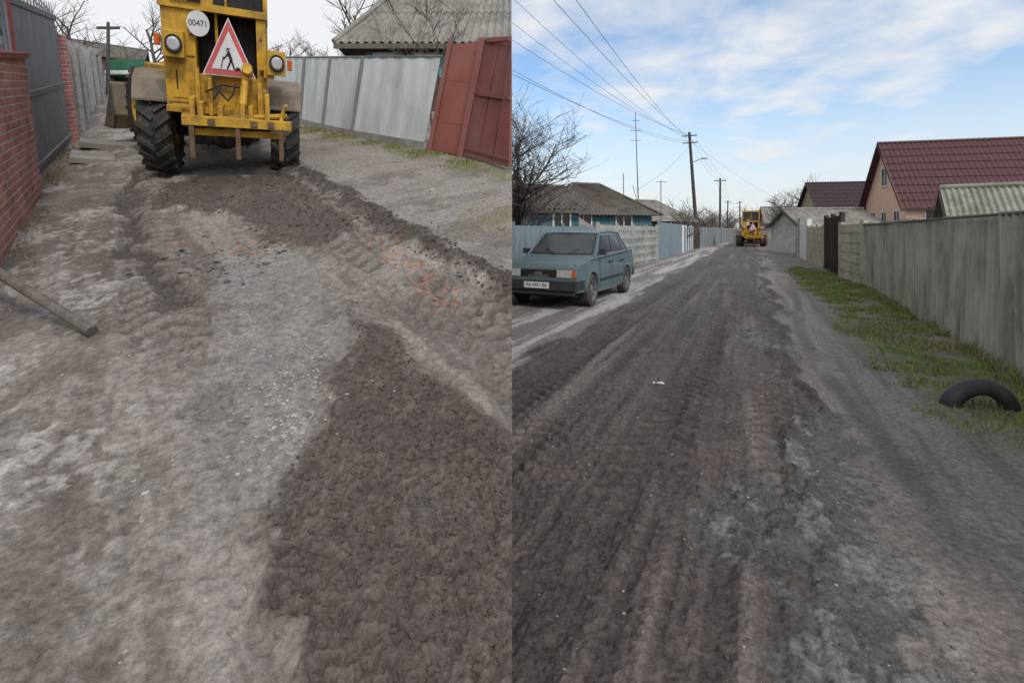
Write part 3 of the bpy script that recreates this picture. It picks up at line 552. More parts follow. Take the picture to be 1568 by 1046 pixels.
    T=Matrix.Translation((0,1.35,0))@Matrix.Rotation(art,4,'Z')@Matrix.Translation((0,-1.35,0))
    g=G(); g.T=T; wheel(g,(-.98,2.85,.66),.66,.48); g.obj('front_wheel_left',E)
    g=G(); g.T=T; wheel(g,(.98,2.85,.66),.66,.48); g.obj('front_wheel_right',E)
    g=G(); g.T=T; g.bb(-.42,.42,1.4,3.3,.5,1.15,yel); g.tube([(-.95,2.85,.66),(.95,2.85,.66)],.14,dark,12); g.bb(-1.0,-.7,2.3,2.9,1.15,1.42,yel)
    for x in(-.55,.55): g.tube([(x,2.3,1.5),(x,3.6,1.3),(x,4.2,.6)],.09,yel,10); g.tube([(x*.8,2.3,1.0),(x*.8,3.5,1.15)],.05,chrome,10)
    g.obj('front_frame',E,.01)
    g=G(); g.T=T; pr=[(4.25,.95),(4.15,.4),(4.3,.12),(5.0,.08)]
    for p,q in zip(pr,pr[1:]): g.prism([(-1.25,p[0],p[1]),(1.25,p[0],p[1]),(1.25,q[0],q[1]),(-1.25,q[0],q[1])],(0,.02,.04),fendm)
    for x in(-1.25,1.21): g.prism([(x,4.25,.95),(x,4.15,.4),(x,4.3,.12),(x,5.0,.08)],(.04,0,0),fendm)
    g.obj('loader_bucket',E)
    return E
up=V((0,-SL,1)).normalized(); f=V((-.44,.90,SL*.90)).normalized(); rt=f.cross(up).normalized(); up=rt.cross(f)
M4=Matrix.Identity(4)
roll=Matrix.Rotation(math.radians(7),4,f)
for i in range(3): M4[i][0]=rt[i];M4[i][1]=f[i];M4[i][2]=up[i]
M4=Matrix.Translation((-4.14,7.24,zl(7.24)-.04))@roll@M4@Matrix.Diagonal((.77,.92,.95,1))
tractor('wheel_loader_tractor',M4,math.radians(30))
fr=V((.434,.9,0)).normalized(); M5=Matrix.Identity(4); r_=fr.cross(V((0,0,1)))
for i in range(3): M5[i][0]=r_[i];M5[i][1]=fr[i];M5[i][2]=(0,0,1)[i]
tractor('wheel_loader_tractor',Matrix.Translation((24.3,50.5,0))@M5@Matrix.Scale(1.12,4),math.radians(-4))
# ------------------------------------------------------------------ parked sedan
def car():
    F=V((-.473,-.881,0)).normalized(); r_=F.cross(V((0,0,1))); m=Matrix.Identity(4)
    for i in range(3): m[i][0]=r_[i];m[i][1]=F[i];m[i][2]=(0,0,1)[i]
    E=empty('parked_sedan_car',Matrix.Translation((1.50,11.50,.01))@m@Matrix.Diagonal((1.02,1.02,1.08,1)))
    out=[(2.0,.30),(2.04,.45),(2.04,.60),(2.01,.73),(1.95,.775),(1.5,.825),(.98,.88),(.0,.905),(-1.35,.94),(-1.6,.965),(-1.95,.955),(-2.04,.92),(-2.06,.62),(-2.02,.34),(-1.58,.30)]
    for k in range(1,12): t=math.pi-k*math.pi/12; out.append((-1.21+.35*math.cos(t),.30+.33*math.sin(t)))
    out+=[(-.86,.22),(.0,.21),(.90,.22)]
    for k in range(1,12): t=math.pi-k*math.pi/12; out.append((1.25+.35*math.cos(t),.30+.33*math.sin(t)))
    out+=[(1.60,.28)]
    def hw(y,z): return .825-.05*max(0,abs(y)-1.2)/.8-.04*max(0,(z-.62)/.3)-(.035 if z<.35 else 0)
    n_=len(out); secs=[]
    for sx,k,dz in((-1,1.0,0),(-1,.95,.018),(-1,.6,.030),(0,0,.034),(1,.6,.030),(1,.95,.018),(1,1.0,0)):
        secs.append([(sx*hw(y,z)*k,y+(.025*(1-k) if y>1.9 else -.02*(1-k) if y<-1.9 else 0),z+(dz if z>.75 else 0)) for y,z in out])
    vs=[p for s in secs for p in s]; fs=[tuple(range(n_)),tuple(range(len(vs)-1,len(vs)-n_-1,-1))]
    for j in range(len(secs)-1):
        for i in range(n_): fs.append((j*n_+i,(j+1)*n_+i,(j+1)*n_+(i+1)%n_,j*n_+(i+1)%n_))
    g=G(); g.add(vs,fs,carp)
    for sx in(-1,1):
        g.tube([(sx*.73,1.98,.775),(sx*.775,1.2,.865),(sx*.785,0,.905),(sx*.775,-1.3,.945),(sx*.73,-1.97,.955)],.018,carp,6)
        for yc in(-1.21,1.25): g.tube([(sx*.81,yc+.36*math.cos(t*math.pi/12),.30+.34*math.sin(t*math.pi/12)) for t in range(13)],.016,carp,6)
    g.obj('body',E,.015)
    g=G(); zb=.90
    base=[(-.765,1.02),(.765,1.02),(.775,-1.45),(-.775,-1.45)]; top=[(-.64,.34),(.64,.34),(.64,-.98),(-.64,-.98)]
    vs=[(x,y,zb-.015+(0.045 if y<0 else 0)) for x,y in base]+[(x,y,1.355) for x,y in top]
    g.add(vs,[(0,1,5,4),(1,2,6,5),(2,3,7,6),(3,0,4,7)],carp)
    rr=[(-.64,.34,1.355),(0,.37,1.362),(.64,.34,1.355),(-.625,-.30,1.385),(0,-.30,1.405),(.625,-.30,1.385),(-.64,-.98,1.355),(0,-1.0,1.365),(.64,-.98,1.355)]
    g.add(rr,[(0,1,4,3),(1,2,5,4),(3,4,7,6),(4,5,8,7)],carp)
    g.add([(-.64,.34,1.355),(-.625,-.30,1.385),(-.64,-.98,1.355),(.64,.34,1.355),(.625,-.30,1.385),(.64,-.98,1.355)],[(0,1,2),(3,5,4)],carp)
    for sx in(-1,1): g.tube([(sx*.755,1.0,.90),(sx*.645,.34,1.36),(sx*.635,-.30,1.385),(sx*.645,-.98,1.36),(sx*.77,-1.43,.95)],.020,carp,8)
    g.obj('roof_pillars',E)
    g=G()
    def face(i,j,u0,u1,v0,v1,u0t=None,u1t=None,off=.008,mat=cglass):
        a,b_,c,d=V(vs[i]),V(vs[j]),V(vs[j+4]),V(vs[i+4]); nn=(b_-a).cross(d-a).normalized()
        mid=(a+b_+c+d)/4-V((0,-.2,1.0))
        if nn.dot(mid)<0: nn=-nn
        nn=nn*off
        u0t=u0 if u0t is None else u0t; u1t=u1 if u1t is None else u1t
        P_=lambda u,v:a.lerp(b_,u).lerp(d.lerp(c,u),v)+nn
        g.add([P_(u0,v0),P_(u1,v0),P_(u1t,v1),P_(u0t,v1)],[(0,1,2,3)],mat)
    face(0,1,.03,.97,.09,.96,off=.006,mat=black); face(2,3,.05,.95,.08,.92,off=.006,mat=black)
    face(0,1,.05,.95,.12,.92,off=.010); face(2,3,.08,.92,.12,.88,off=.010)
    for (i,j,fl) in((1,2,0),(3,0,1)):
        for mt,e,of in((black,.013,.006),(cglass,0,.010)):
            for (u0,u1,t0,t1) in((.10,.44,.07,.42),(.475,.80,.46,.84),(.825,.91,.88,.94)):
                u0-=e;u1+=e;t0-=e;t1+=e
                if fl: face(i,j,1-u1,1-u0,.14-e,.86+e*2,1-t1,1-t0,of,mt)
                else: face(i,j,u0,u1,.14-e,.86+e*2,t0,t1,of,mt)
    g.obj('windows',E)
    g=G(); g.bb(-.78,.78,1.96,2.13,.35,.51,plast); g.bb(-.76,.76,-2.14,-1.98,.36,.54,plast); g.bb(-.73,.73,2.0,2.09,.26,.35,plast)
    for sx in(-1,1): g.bb(min(sx*.69,sx*.80),max(sx*.69,sx*.80),1.66,2.10,.36,.51,plast); g.bb(min(sx*.81,sx*.838),max(sx*.81,sx*.838),-.82,.86,.42,.48,plast)
    g.bb(-.37,.37,2.0,2.058,.565,.70,black)
    for k in range(4): g.bb(-.36,.36,2.057,2.065,.58+k*.032,.589+k*.032,plast)
    g.bb(-.08,.08,2.06,2.072,.60,.66,rim)
    g.obj('bumpers_and_grille',E,.012)
    g=G()
    for sx in(-1,1):
        g.bb(min(sx*.385,sx*.675),max(sx*.385,sx*.675),2.0,2.060,.57,.70,chrome); g.bb(min(sx*.68,sx*.755),max(sx*.68,sx*.755),1.93,2.045,.58,.69,orange)
        g.bb(min(sx*.80,sx*.94),max(sx*.80,sx*.94),.76,.84,.93,1.04,plast)
        for y in(.84,-.05,-.95): g.bb(min(sx*.822,sx*.828),max(sx*.822,sx*.828),y-.006,y+.006,.30,.80,black)
        for y in(.12,-.78): g.bb(min(sx*.81,sx*.842),max(sx*.81,sx*.842),y-.07,y+.07,.75,.78,black)
        g.tube([(sx*.1-.05,1.05,.935),(sx*.38,.84,1.05)],.008,black,6)
    g.bb(-.74,.74,1.93,1.938,.775,.80,black)
    g.obj('lamps_mirrors_trim',E)
    g=G(); g.bb(-.26,.26,2.135,2.142,.375,.485,white); g.obj('number_plate',E); text('plate_text','AX 4931 BA',.085,black,E,(0,2.144,.43),(math.pi/2,0,math.pi))
    for nm,x,y in(('wheel_front_left',-.73,1.25),('wheel_front_right',.73,1.25),('wheel_rear_left',-.73,-1.21),('wheel_rear_right',.73,-1.21)):
        g=G(); r=.30; w=.19; c=(x,y,r-.01); g.lathe_x(c,[(-w/2+.01,r*.62),(-w/2,r*.7),(-w/2,r*.9),(-w/2+.025,r),(w/2-.025,r),(w/2,r*.9),(w/2,r*.7),(w/2-.01,r*.62)],rub,32)
        for sd in(-1,1): g.lathe_x(c,[(sd*(w/2-.03),.001),(sd*(w/2-.02),r*.2),(sd*(w/2-.05),r*.35),(sd*(w/2-.02),r*.58),(sd*(w/2-.005),r*.64)],rim,24)
        for k in range(8):
            t=k*math.pi/4; 
            for sd in(-1,1): g.tube([(x+sd*(w/2-.04),y+r*.45*math.cos(t),r-.01+r*.45*math.sin(t)),(x+sd*(w/2-.028),y+r*.45*math.cos(t),r-.01+r*.45*math.sin(t))],.022,black,8)
        g.obj(nm,E,smooth=True)
    g=G(); g.bb(-.66,.66,-1.9,1.9,.2,.5,black); g.obj('underbody',E)
car()
# ------------------------------------------------------------------ level street boundaries, right hand
g=G(); A=V((2.9,.5,0));B=V((9.55,13.4,0)); d=(B-A).normalized(); L=(B-A).length; k=0; s=0
while s<L:
    w=min(1.12,L-s); p=A+d*s; q=A+d*(s+w+.03); h=1.72+random.uniform(-.035,.035); o=V((.025*(k%2),0,0)); tl=random.uniform(-.02,.02)
    ln=V((.06*random.uniform(-1,1),0,0))
    g.corr(p+o+V((0,0,-.05)),q+o+V((0,0,-.05)),q+o+ln+V((0,0,h+tl)),p+o+ln+V((0,0,h-tl)),.17,.042,asb,spw=8); s+=1.12; k+=1
g.obj('corrugated_fence')
g=G(); nrm=V((d.y,-d.x,0))
g.tube([A+nrm*.09+V((0,0,1.5)),B+nrm*.09+V((0,0,1.5))],.03,wood,6); g.tube([A-nrm*.06+V((0,0,1.70)),B-nrm*.06+V((0,0,1.68))],.020,wood,6)
for s in range(0,15,2): p=A+d*s+nrm*.12; g.tube([p-V((0,0,.2)),p+V((0,0,1.74))],.05,conc,8)
g.obj('fence_rails')
def panelf(g,p,q,h,mat,postm,z=0,slats=6):
    p=V((*p,z));q=V((*q,z)); n_=max(1,round((q-p).length/2.1))
    for i in range(n_):
        a=p.lerp(q,i/n_);b_=p.lerp(q,(i+1)/n_)
        for k in range(slats):
            g.wall((a.x,a.y),(b_.x,b_.y),z+h*k/slats,z+h*k/slats,h/slats-.03,.09,mat)
        g.wall((a.x,a.y),(b_.x,b_.y),z,z,h-.05,.04,mat)
        g.box(a+V((0,0,h/2)),(.15,.15,h+.12),postm)
    g.box(q+V((0,0,h/2)),(.15,.15,h+.12),postm)
g=G(); panelf(g,(9.62,13.55),(10.84,16.3),1.75,beige,beige,0); g.obj('concrete_panel_fence')
g=G(); g.wall((10.9,16.4),(12.6,19.9),0,0,2.05,.05,brown); 
for t in(0,.5,1): g.box((10.88+1.72*t,16.35+3.55*t,1.05),(.12,.12,2.2),brown)
for k in range(12): t=k/12+.04; g.box((10.86+1.72*t-.03,16.35+3.55*t+.02,1.05),(.03,.05,1.95),brown)
g.obj('metal_gate')
g=G(); panelf(g,(12.66,20.05),(15.1,25.3),1.75,beige,beige,0,5); g.obj('concrete_panel_fence')
g=G(); g.wall((15.2,25.5),(16.6,28.6),0,0,1.9,.05,white); g.wall((16.75,28.8),(17.4,30.2),0,0,2.0,.06,teal); g.box((16.7,28.7,1.1),(.25,.25,2.3),concf); g.box((15.15,25.4,1.05),(.25,.25,2.2),white); g.obj('white_gate')
g=G(); panelf(g,(17.5,30.4),(21.7,38),1.7,concf,concf); panelf(g,(21.8,38.2),(30,52),1.8,bluef,concf); panelf(g,(30.2,52.4),(52,88),1.8,beige,concf,0,3); g.obj('concrete_panel_fence')
g=G(); 
for p,q in(((.02,12.5),(1.5,15.0)),((1.55,15.1),(3.0,17.6))):
    g.corr((p[0],p[1],0),(q[0],q[1],0),(q[0],q[1],1.66),(p[0],p[1],1.66),.30,.015,bluef,spw=8); g.box((p[0],p[1],.85),(.1,.1,1.8),bluef)
g.obj('sheet_metal_fence')
g=G(); panelf(g,(3.05,17.7),(7.37,25.3),1.78,concf,concf,0,5)
pp,qq=V((3.05,17.7,0)),V((7.37,25.3,0)); dd=(qq-pp).normalized(); nr=V((dd.y,-dd.x,0))
for i in range(4):
    for k in range(5):
        for j in range(7):
            c=pp.lerp(qq,(i+(j+.8)/8)/4)+nr*.055+V((0,0,.17+.356*k)); g.box(c,(.13,.16,.2),concf,Matrix.Rotation(math.atan2(dd.y,dd.x),3,'Z')@Matrix.Rotation(.785,3,'Y')@Matrix.Diagonal((1,.3,1)))
g.obj('concrete_panel_fence')
g=G(); 
for p,q in(((7.5,25.5),(9.6,30.2)),((9.7,30.4),(12,35))):
    g.corr((p[0],p[1],0),(q[0],q[1],0),(q[0],q[1],2.0),(p[0],p[1],2.0),.35,.015,bluef,spw=8); g.box((p[0],p[1],1),(.12,.12,2.1),bluef)
g.obj('sheet_metal_fence')
g=G(); panelf(g,(12.1,35.2),(15.3,42.2),1.9,bluef,white); g.wall((15.4,42.4),(17.4,46),0,0,2.3,.06,brown); panelf(g,(17.5,46.3),(28.8,67),1.9,bluef,concf); panelf(g,(29,67.4),(44,95),1.9,greyg,concf); g.obj('plank_fence')
def pole(name,x,y,h,r=.14,lamp=False,lean=(0,0),arms=1):
    g=G(); t=V((x+lean[0],y+lean[1],h)); g.tube([(x,y,-.2),t],[r,r*.65],poleM,12)
    for k in range(arms):
        z=h-.35-k*.7; c=V((x,y,0)).lerp(t,z/h); ax=V((.9,-.434,0)); g.tube([c-ax*.7,c+ax*.7],.05,poleM,6)
        for s in(-.6,-.3,.3,.6): g.tube([c+ax*s,c+ax*s+V((0,0,.18))],[.03,.045],white,6)
    if lamp: c=V((x,y,0)).lerp(t,(h-3)/h); g.tube([c,c+V((.9,-.3,.35))],.035,poleM,6); g.box(c+V((1.1,-.37,.36)),(.5,.2,.12),conc)
    return g.obj(name)
pole('utility_pole',18.35,49,11.3,.20,True,(-.85,0),2)
pole('utility_pole',26.0,62,8.2,.16,False,(0,0)); pole('utility_pole',42,97,7.6,.16,False,(.2,0)); pole('utility_pole',56,122,9.0,.2)
g=G(); g.tube([(7.75,30,0),(7.45,30,8.7)],[.05,.02],greyg,8); 
for z,w in((8.2,.25),(7.6,.35),(7.0,.3),(3.2,.0)): g.tube([(7.48-w,30,z),(7.48+w,30,z)],.015,greyg,5)
g.tube([(7.65,30,3.0),(7.3,30,4.3)],.02,greyg,5); g.obj('tv_antenna_mast')
g=G(); g.tube([(10.2,34,0),(10.2,34,5.0)],.03,greyg,6); g.tube([(9.9,34,4.9),(10.6,34,4.9)],.02,greyg,5); g.obj('tv_antenna_mast')
g=G(); g.tube([(6.6,29,0),(6.5,29,4.9)],.025,greyg,6); g.obj('tv_antenna_mast')
g=G()
def wire(a,b_,sag,r=.009):
    a=V(a);b_=V(b_); g.tube([a.lerp(b_,t/16)-V((0,0,sag*4*(t/16)*(1-t/16))) for t in range(17)],r,wireM,5,cap=False)
for (y0,z0),off,dz in(((20,10.9),-.7,11.0),((20,9.9),-.3,11.0),((20,9.2),.3,10.95),((20,8.0),-.6,10.3),((18,7.2),.5,10.3)): wire((.02,y0,z0),(17.5+off*.9,49-off*.43,dz),.5)
wire((.02,12,8.2),(17.5,49,10.8),.4); wire((.9,12,8.0),(17.6,49,10.6),.5)
for o in(-.5,.0,.5): wire((17.5+o*.9,49-o*.4,11.0),(26.0+o*.9,62-o*.4,8.1),.4); wire((26.0+o,62,8.1),(42+o,97,7.5),.6); wire((42+o,97,7.5),(56+o,122,8.9),.6)
wire((17.6,49,10.5),(33,58,4.3),.5); wire((17.6,49,10.1),(7.5,30,4.0),.4); g.obj('power_lines')
tree('bare_fruit_tree',(.45,14.2,0),5.0,21,levels=5,kids=(10,7,5,4,3),r0=.12,spread=.95,trunk=.22,twig=.0055)
tree('bare_fruit_tree',(.35,15.4,0),5.6,29,levels=5,kids=(9,7,5,4,3),r0=.11,spread=.95,trunk=.25,twig=.0055)
tree('bare_tree',(38.8,68,0),9.0,22,mat=barkd,levels=4,kids=(12,8,5,3),twig=.025,spread=.8)
tree('bare_tree',(40.5,74,0),7.5,23,mat=barkd,levels=4,kids=(12,8,5,3),twig=.025,spread=.8)
tree('bare_bush',(12.9,38,0),3.8,24,mat=barkd,levels=4,kids=(14,8,4,3),twig=.015,trunk=.05)
g=G(); R=random.Random(9)
for i in range(100):
    yy=R.uniform(95,200); xx=yy*R.uniform(.25,.66); tree('x',(xx,yy,-.5),R.uniform(6,11)*(.7+.3*abs(math.sin(xx*.07))),300+i,mat=barkd,levels=3,kids=(12,9,3),G_=g,twig=.05,trunk=.1)
g.obj('distant_trees')
g=G(); c=V((4.02,4.28,-.07)); ax=V((.16,1,.12)).normalized(); uu=V((1,-.16,0)).normalized(); ww=uu.cross(ax).normalized(); vs=[];fs=[];N=96;K=14
for i in range(N):
    t=2*math.pi*i/N
    for k in range(K):
        q=2*math.pi*k/K; R_=.235+.072*math.cos(q)*(1 if math.cos(q)>0 else .8); e=(uu*math.cos(t)+ww*math.sin(t)); gro=.003*(1 if i%2 else -1) if (q<.9 or q>5.4) else 0
        vs.append(c+e*(R_+gro)+ax*.085*math.sin(q))
for i in range(N):
    for k in range(K): fs.append((i*K+k,i*K+(k+1)%K,((i+1)%N)*K+(k+1)%K,((i+1)%N)*K+k))
g.add(vs,fs,M('old_tyre',(.05,.052,.055),(.03,.031,.033),8,.6,.15,60,c3=(.13,.12,.11),c3amt=.6)); g.obj('half_buried_tyre',smooth=True)
# ------------------------------------------------------------------ scatter
ico=[(0,0,1),(.894,0,.447),(.276,.851,.447),(-.724,.526,.447),(-.724,-.526,.447),(.276,-.851,.447),(.724,.526,-.447),(-.276,.851,-.447),(-.894,0,-.447),(-.276,-.851,-.447),(.724,-.526,-.447),(0,0,-1)]
icf=[(0,1,2),(0,2,3),(0,3,4),(0,4,5),(0,5,1),(1,6,2),(2,7,3),(3,8,4),(4,9,5),(5,10,1),(1,10,6),(2,6,7),(3,7,8),(4,8,9),(5,9,10),(6,11,7),(7,11,8),(8,11,9),(9,11,10),(10,11,6)]
def stones(name,pts,mat,left,flat=.55):
    pts=np.array(pts); Z=(leftfn if left else rightfn)(pts[:,0][None],pts[:,1][None])[0][0]; g=G(); R=random.Random(len(pts))
    for (x,y,s),z in zip(pts,Z):
        a=R.uniform(0,6.28); sx,sy=s*R.uniform(.6,1.3),s*R.uniform(.5,1.1); ca,sa=math.cos(a),math.sin(a); vs=[]
        for p in ico:
            j=R.uniform(.5,1.2); px,py,pz=p[0]*sx*j,p[1]*sy*j,p[2]*s*flat*j; vs.append((x+px*ca-py*sa,y+px*sa+py*ca,z+pz+s*flat*.15))
        g.add(vs,icf,mat)
    return g.obj(name)
def ptsin(poly,n,smin,smax,pw=2.5):
    P=np.array(poly); out=[]
    while len(out)<n:
        X=rng.uniform(P[:,0].min(),P[:,0].max(),n*3);Y=rng.uniform(P[:,1].min(),P[:,1].max(),n*3); ok=polyd(X,Y,poly)>0
        for x,y in zip(X[ok],Y[ok]): out.append((x,y,smin+(smax-smin)*rng.random()**pw))
    return out[:n]
cl_=lambda L:[p for p in L if p[0]<-.03]
stones('soil_clods',cl_(ptsin(BIG,7500,.002,.016,4)+ptsin(P2,1800,.004,.024,4)+[(a[0]+rng.normal(0,.09),a[1]+rng.normal(0,.09),.005+.020*rng.random()**2) for a in [tuple(np.array(WIND[i])*(1-t)+np.array(WIND[i+1])*t) for i in range(1,4) for t in rng.random(330)]]),clodM,True,.75)
def blob(cx,cy,sx,sy,n,s0,s1): return [(rng.normal(cx,sx),rng.normal(cy,sy),s0+(s1-s0)*rng.random()**2) for _ in range(n)]
stones('gravel_stones',cl_(blob(-1.12,2.45,.12,.18,190,.003,.015)+blob(-.95,2.12,.06,.14,150,.003,.014)+blob(-1.5,3.0,.25,.25,60,.003,.013)+ptsin(GREY,260,.002,.009)+ptsin([(-4,5),(-1,5),(0,3.3),(-.9,1.3),(-1.6,1.3),(-3,3)],420,.002,.010)+ptsin([(-4,9),(0,6.5),(0,4),(-2,6)],60,.008,.025)+[(-1.35,1.83,.014),(-1.45,1.9,.016),(-1.28,1.72,.014),(-.95,5.9,.06)]),stoneM,True,.5)
stones('brick_rubble',cl_(ptsin([(-2.95,4.1),(-2.0,4.0),(-1.9,4.4),(-2.9,4.6)],55,.006,.028)+ptsin([(-1.2,4.3),(-1.0,4.5),(-.3,3.35),(-.45,3.05)],85,.005,.024)+ptsin([(-4,6),(-3,6.2),(-2.8,5.6),(-3.8,5.3)],15,.008,.02)),rubbM,True,.35)
stones('asphalt_chunks',cl_(ptsin([(-2.9,3.7),(-1.9,3.5),(-1.8,4.3),(-2.8,4.5)],170,.008,.04)),tarM,True,.4)
rp=[(.1,1.2),(1.5,1.2),(2.9,3.9),(9,14),(6,14),(2,8),(.1,5)]
stones('road_pebbles',[p for p in ptsin(rp,1300,.002,.012,3.5) if p[0]>.03],stoneM,False,.5)
stones('asphalt_chunks',[p for p in ptsin([(2.44,4.3),(2.72,4.0),(1.9,2.3),(1.55,1.5),(1.0,1.5),(1.5,2.7)],480,.004,.018,2.5)+ptsin([(1.02,2.81),(1.54,2.96),(1.16,2.17),(.78,2.3)],120,.004,.018)+ptsin([(2.9,6.0),(3.5,6.0),(3.8,7.5),(3.2,7.4)],60,.01,.03)],tarM,False,.5)
stones('soil_clods',[p for p in ptsin([(.1,1.1),(.9,1.1),(2.3,3.5),(4.9,8),(7,12.5),(4,12.5),(1.6,8),(.1,5)],5200,.002,.015,4) if p[0]>.03],clodM,False,.65)
stones('litter_scraps',[(1.43,4.85,.035),(1.47,4.88,.03),(1.39,4.87,.025),(3.6,9,.02)],white,False,.5)
def grass(name,P,left,h0,h1,mat,dens=None):
    P=np.array(P); F=leftfn if left else rightfn; Z=F(P[:,0][None],P[:,1][None])[0][0]; N=len(P)
    a=rng.uniform(0,2*np.pi,N); h=rng.uniform(h0,h1,N); w=.0025+.0008*P[:,1]; lx=rng.normal(0,.6,N)*h; ly=rng.normal(0,.6,N)*h
    v=np.zeros((N,3,3)); v[:,0]=np.stack([P[:,0]-np.cos(a)*w,P[:,1]-np.sin(a)*w,Z-.005],1); v[:,1]=np.stack([P[:,0]+np.cos(a)*w,P[:,1]+np.sin(a)*w,Z-.005],1); v[:,2]=np.stack([P[:,0]+lx,P[:,1]+ly,Z+h],1)
    if left: v[:,:,0]=np.minimum(v[:,:,0],-.002)
    me=bpy.data.meshes.new(name); me.from_pydata(v.reshape(-1,3).tolist(),[],np.arange(N*3).reshape(-1,3).tolist()); me.materials.append(mat); o=bpy.data.objects.new(name,me); sc.collection.objects.link(o)
X=rng.uniform(1.5,12,300000);Y=rng.uniform(2.6,21,300000); a=.901*X-.434*Y; bq=.434*X+.901*Y
fx=2.9+(Y-.5)*(6.65/12.9)
den=ss(1.15,1.6,a+(fbm(X*2,Y*2,4,91)-.5)*.9)*ss(3.6,5.8,bq+(fbm(X,Y,3,92)-.5)*3)*ss(.33,.54,fbm(X*2.2,Y*2.2,5,93))
keep=(X<fx-.03)&(rng.random(len(X))<den)
P=np.stack([X[keep],Y[keep]],1); print('grass',len(P))
pd_=.10+.5*ss(.47,.64,fbm(P[:,0]*1.5,P[:,1]*1.5,4,94)); k2=rng.random(len(P))>pd_
grass('grass',P[k2],False,.02,.06,grassM); grass('dry_grass',P[~k2],False,.015,.05,strawM)
t=rng.random(3200)**.7; s=rng.normal(.1,.05,3200); Xf=2.9+6.65*t-abs(s)*.9; Yf=.5+12.9*t+abs(s)*.45; P=np.stack([Xf,Yf],1)[t>.25]; P=P[fbm(P[:,0]*3,P[:,1]*3,3,97)>.47]; k2=rng.random(len(P))<.5
grass('tall_grass_tufts',P[k2],False,.05,.18,grassM); grass('tall_dry_grass',P[~k2],False,.05,.18,strawM)
LPt=[(-5.18,12.16),(-3.44,10.3),(-1.474,8.69),(0,7.07)]; out=[]
for i in range(3):
    t=rng.random(2600); o=rng.gamma(2,.13,2600); p=np.array(LPt[i])[None]*(1-t[:,None])+np.array(LPt[i+1])[None]*t[:,None]; p=p+np.stack([-o*.65,-o*.75],1); out.append(p)
P=np.concatenate(out); P=P[P[:,0]<-.02]; P=P[fbm(P[:,0]*2.5,P[:,1]*2.5,3,95)>.48]; k2=rng.random(len(P))<.5
grass('grass',P[k2],True,.015,.05,grassM); grass('dry_grass',P[~k2],True,.015,.05,strawM)
P=np.stack([rng.normal(-.15,.2,700),rng.normal(5.0,.35,700)],1); P=P[P[:,0]<-.02]; grass('dry_grass',P,True,.005,.02,strawM)
t=rng.random(1800); P=np.stack([-3.3-5.2*t+abs(rng.normal(.15,.1,1800)),2.9+6.6*t-.1],1); P=P[fbm(P[:,0]*2,P[:,1]*2,3,96)>.5]; grass('dry_grass',P,True,.02,.07,strawM)
# ------------------------------------------------------------------ world, sun, camera
w=bpy.data.worlds.new('World'); sc.world=w; w.use_nodes=True; nt=w.node_tree;n=nt.nodes;l=nt.links; bg=n['Background']; bg.inputs[1].default_value=.1
el,az=math.radians(40),math.radians(150)
sky=n.new('ShaderNodeTexSky'); sky.sky_type='NISHITA'; sky.sun_disc=False; sky.sun_elevation=el; sky.sun_rotation=az; sky.air_density=1.0; sky.dust_density=1.5; sky.ozone_density=1.2
tc=n.new('ShaderNodeTexCoord'); sp=n.new('ShaderNodeSeparateXYZ'); l.new(tc.outputs['Generated'],sp.inputs[0])
def math_(op,a,b_=None,c=None,clamp=False):
    m=n.new('ShaderNodeMath'); m.operation=op; m.use_clamp=clamp
    for i,x in enumerate((a,b_,c)):
        if x is None: continue
        if isinstance(x,(int,float)): m.inputs[i].default_value=x
        else: l.new(x,m.inputs[i])
    return m.outputs[0]
zz=math_('MAXIMUM',sp.outputs[2],.0); zd=math_('ADD',zz,.14)
cx=math_('DIVIDE',sp.outputs[0],zd); cy=math_('DIVIDE',sp.outputs[1],zd); cb=n.new('ShaderNodeCombineXYZ'); l.new(cx,cb.inputs[0]); l.new(cy,cb.inputs[1])
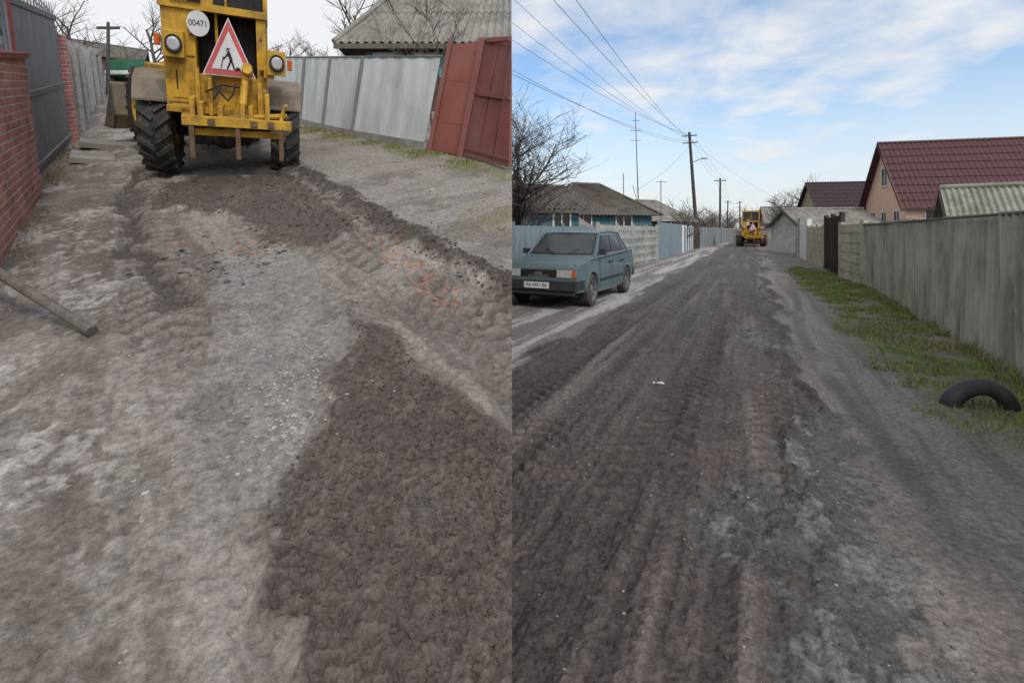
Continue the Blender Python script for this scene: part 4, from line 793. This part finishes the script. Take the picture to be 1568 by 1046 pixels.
def wn(sc_,det,off,dist=0):
    mp=n.new('ShaderNodeMapping'); mp.inputs['Location'].default_value=off; l.new(cb.outputs[0],mp.inputs[0])
    a=n.new('ShaderNodeTexNoise'); a.inputs['Scale'].default_value=sc_; a.inputs['Detail'].default_value=det; a.inputs['Roughness'].default_value=.55; a.inputs['Distortion'].default_value=dist; l.new(mp.outputs[0],a.inputs[0]); return a.outputs[0]
c1=wn(.75,3,(3.1,1.2,0),.3); c2=wn(3.6,6,(0,5,0),.2)
cv=math_('ADD',math_('MULTIPLY',c1,.58),math_('MULTIPLY',c2,.42))
cov=math_('MULTIPLY_ADD',cv,5.2,-2.15,True)
hz=math_('MULTIPLY_ADD',zz,-4.5,1.3,True)
lf=math_('MULTIPLY_ADD',sp.outputs[0],-5.0,.1,True)
cov=math_('MAXIMUM',math_('MAXIMUM',cov,math_('MULTIPLY',hz,.85)),lf)
shade=n.new('ShaderNodeMixRGB'); shade.inputs[1].default_value=(7.2,7.6,8.1,1); shade.inputs[2].default_value=(9.2,9.2,9.3,1)
l.new(math_('MAXIMUM',c2,lf),shade.inputs[0])
bl=n.new('ShaderNodeMixRGB'); bl.blend_type='MULTIPLY'; bl.inputs[0].default_value=1; bl.inputs[2].default_value=(1.8,2.0,2.1,1); l.new(sky.outputs[0],bl.inputs[1])
mx=n.new('ShaderNodeMixRGB'); l.new(math_('MULTIPLY',cov,.93),mx.inputs[0]); l.new(bl.outputs[0],mx.inputs[1]); l.new(shade.outputs[0],mx.inputs[2]); l.new(mx.outputs[0],bg.inputs[0])
sd=bpy.data.lights.new('sun','SUN'); sd.energy=1.5; sd.angle=math.radians(10); sd.color=(1,.93,.84); so=bpy.data.objects.new('sun',sd); sc.collection.objects.link(so)
dirn=V((math.sin(az)*math.cos(el),math.cos(az)*math.cos(el),math.sin(el))); so.rotation_euler=dirn.to_track_quat('Z','Y').to_euler()
cam=bpy.data.cameras.new('camera'); co=bpy.data.objects.new('camera',cam); sc.collection.objects.link(co); sc.camera=co
co.location=(0,0,1.5); co.rotation_euler=(math.pi/2,0,0); cam.sensor_width=36; cam.lens=36*760/1568; cam.shift_y=-168/1568; cam.clip_start=.05; cam.clip_end=5000
sc.view_settings.view_transform='Standard'; sc.view_settings.look='None'; sc.view_settings.exposure=0
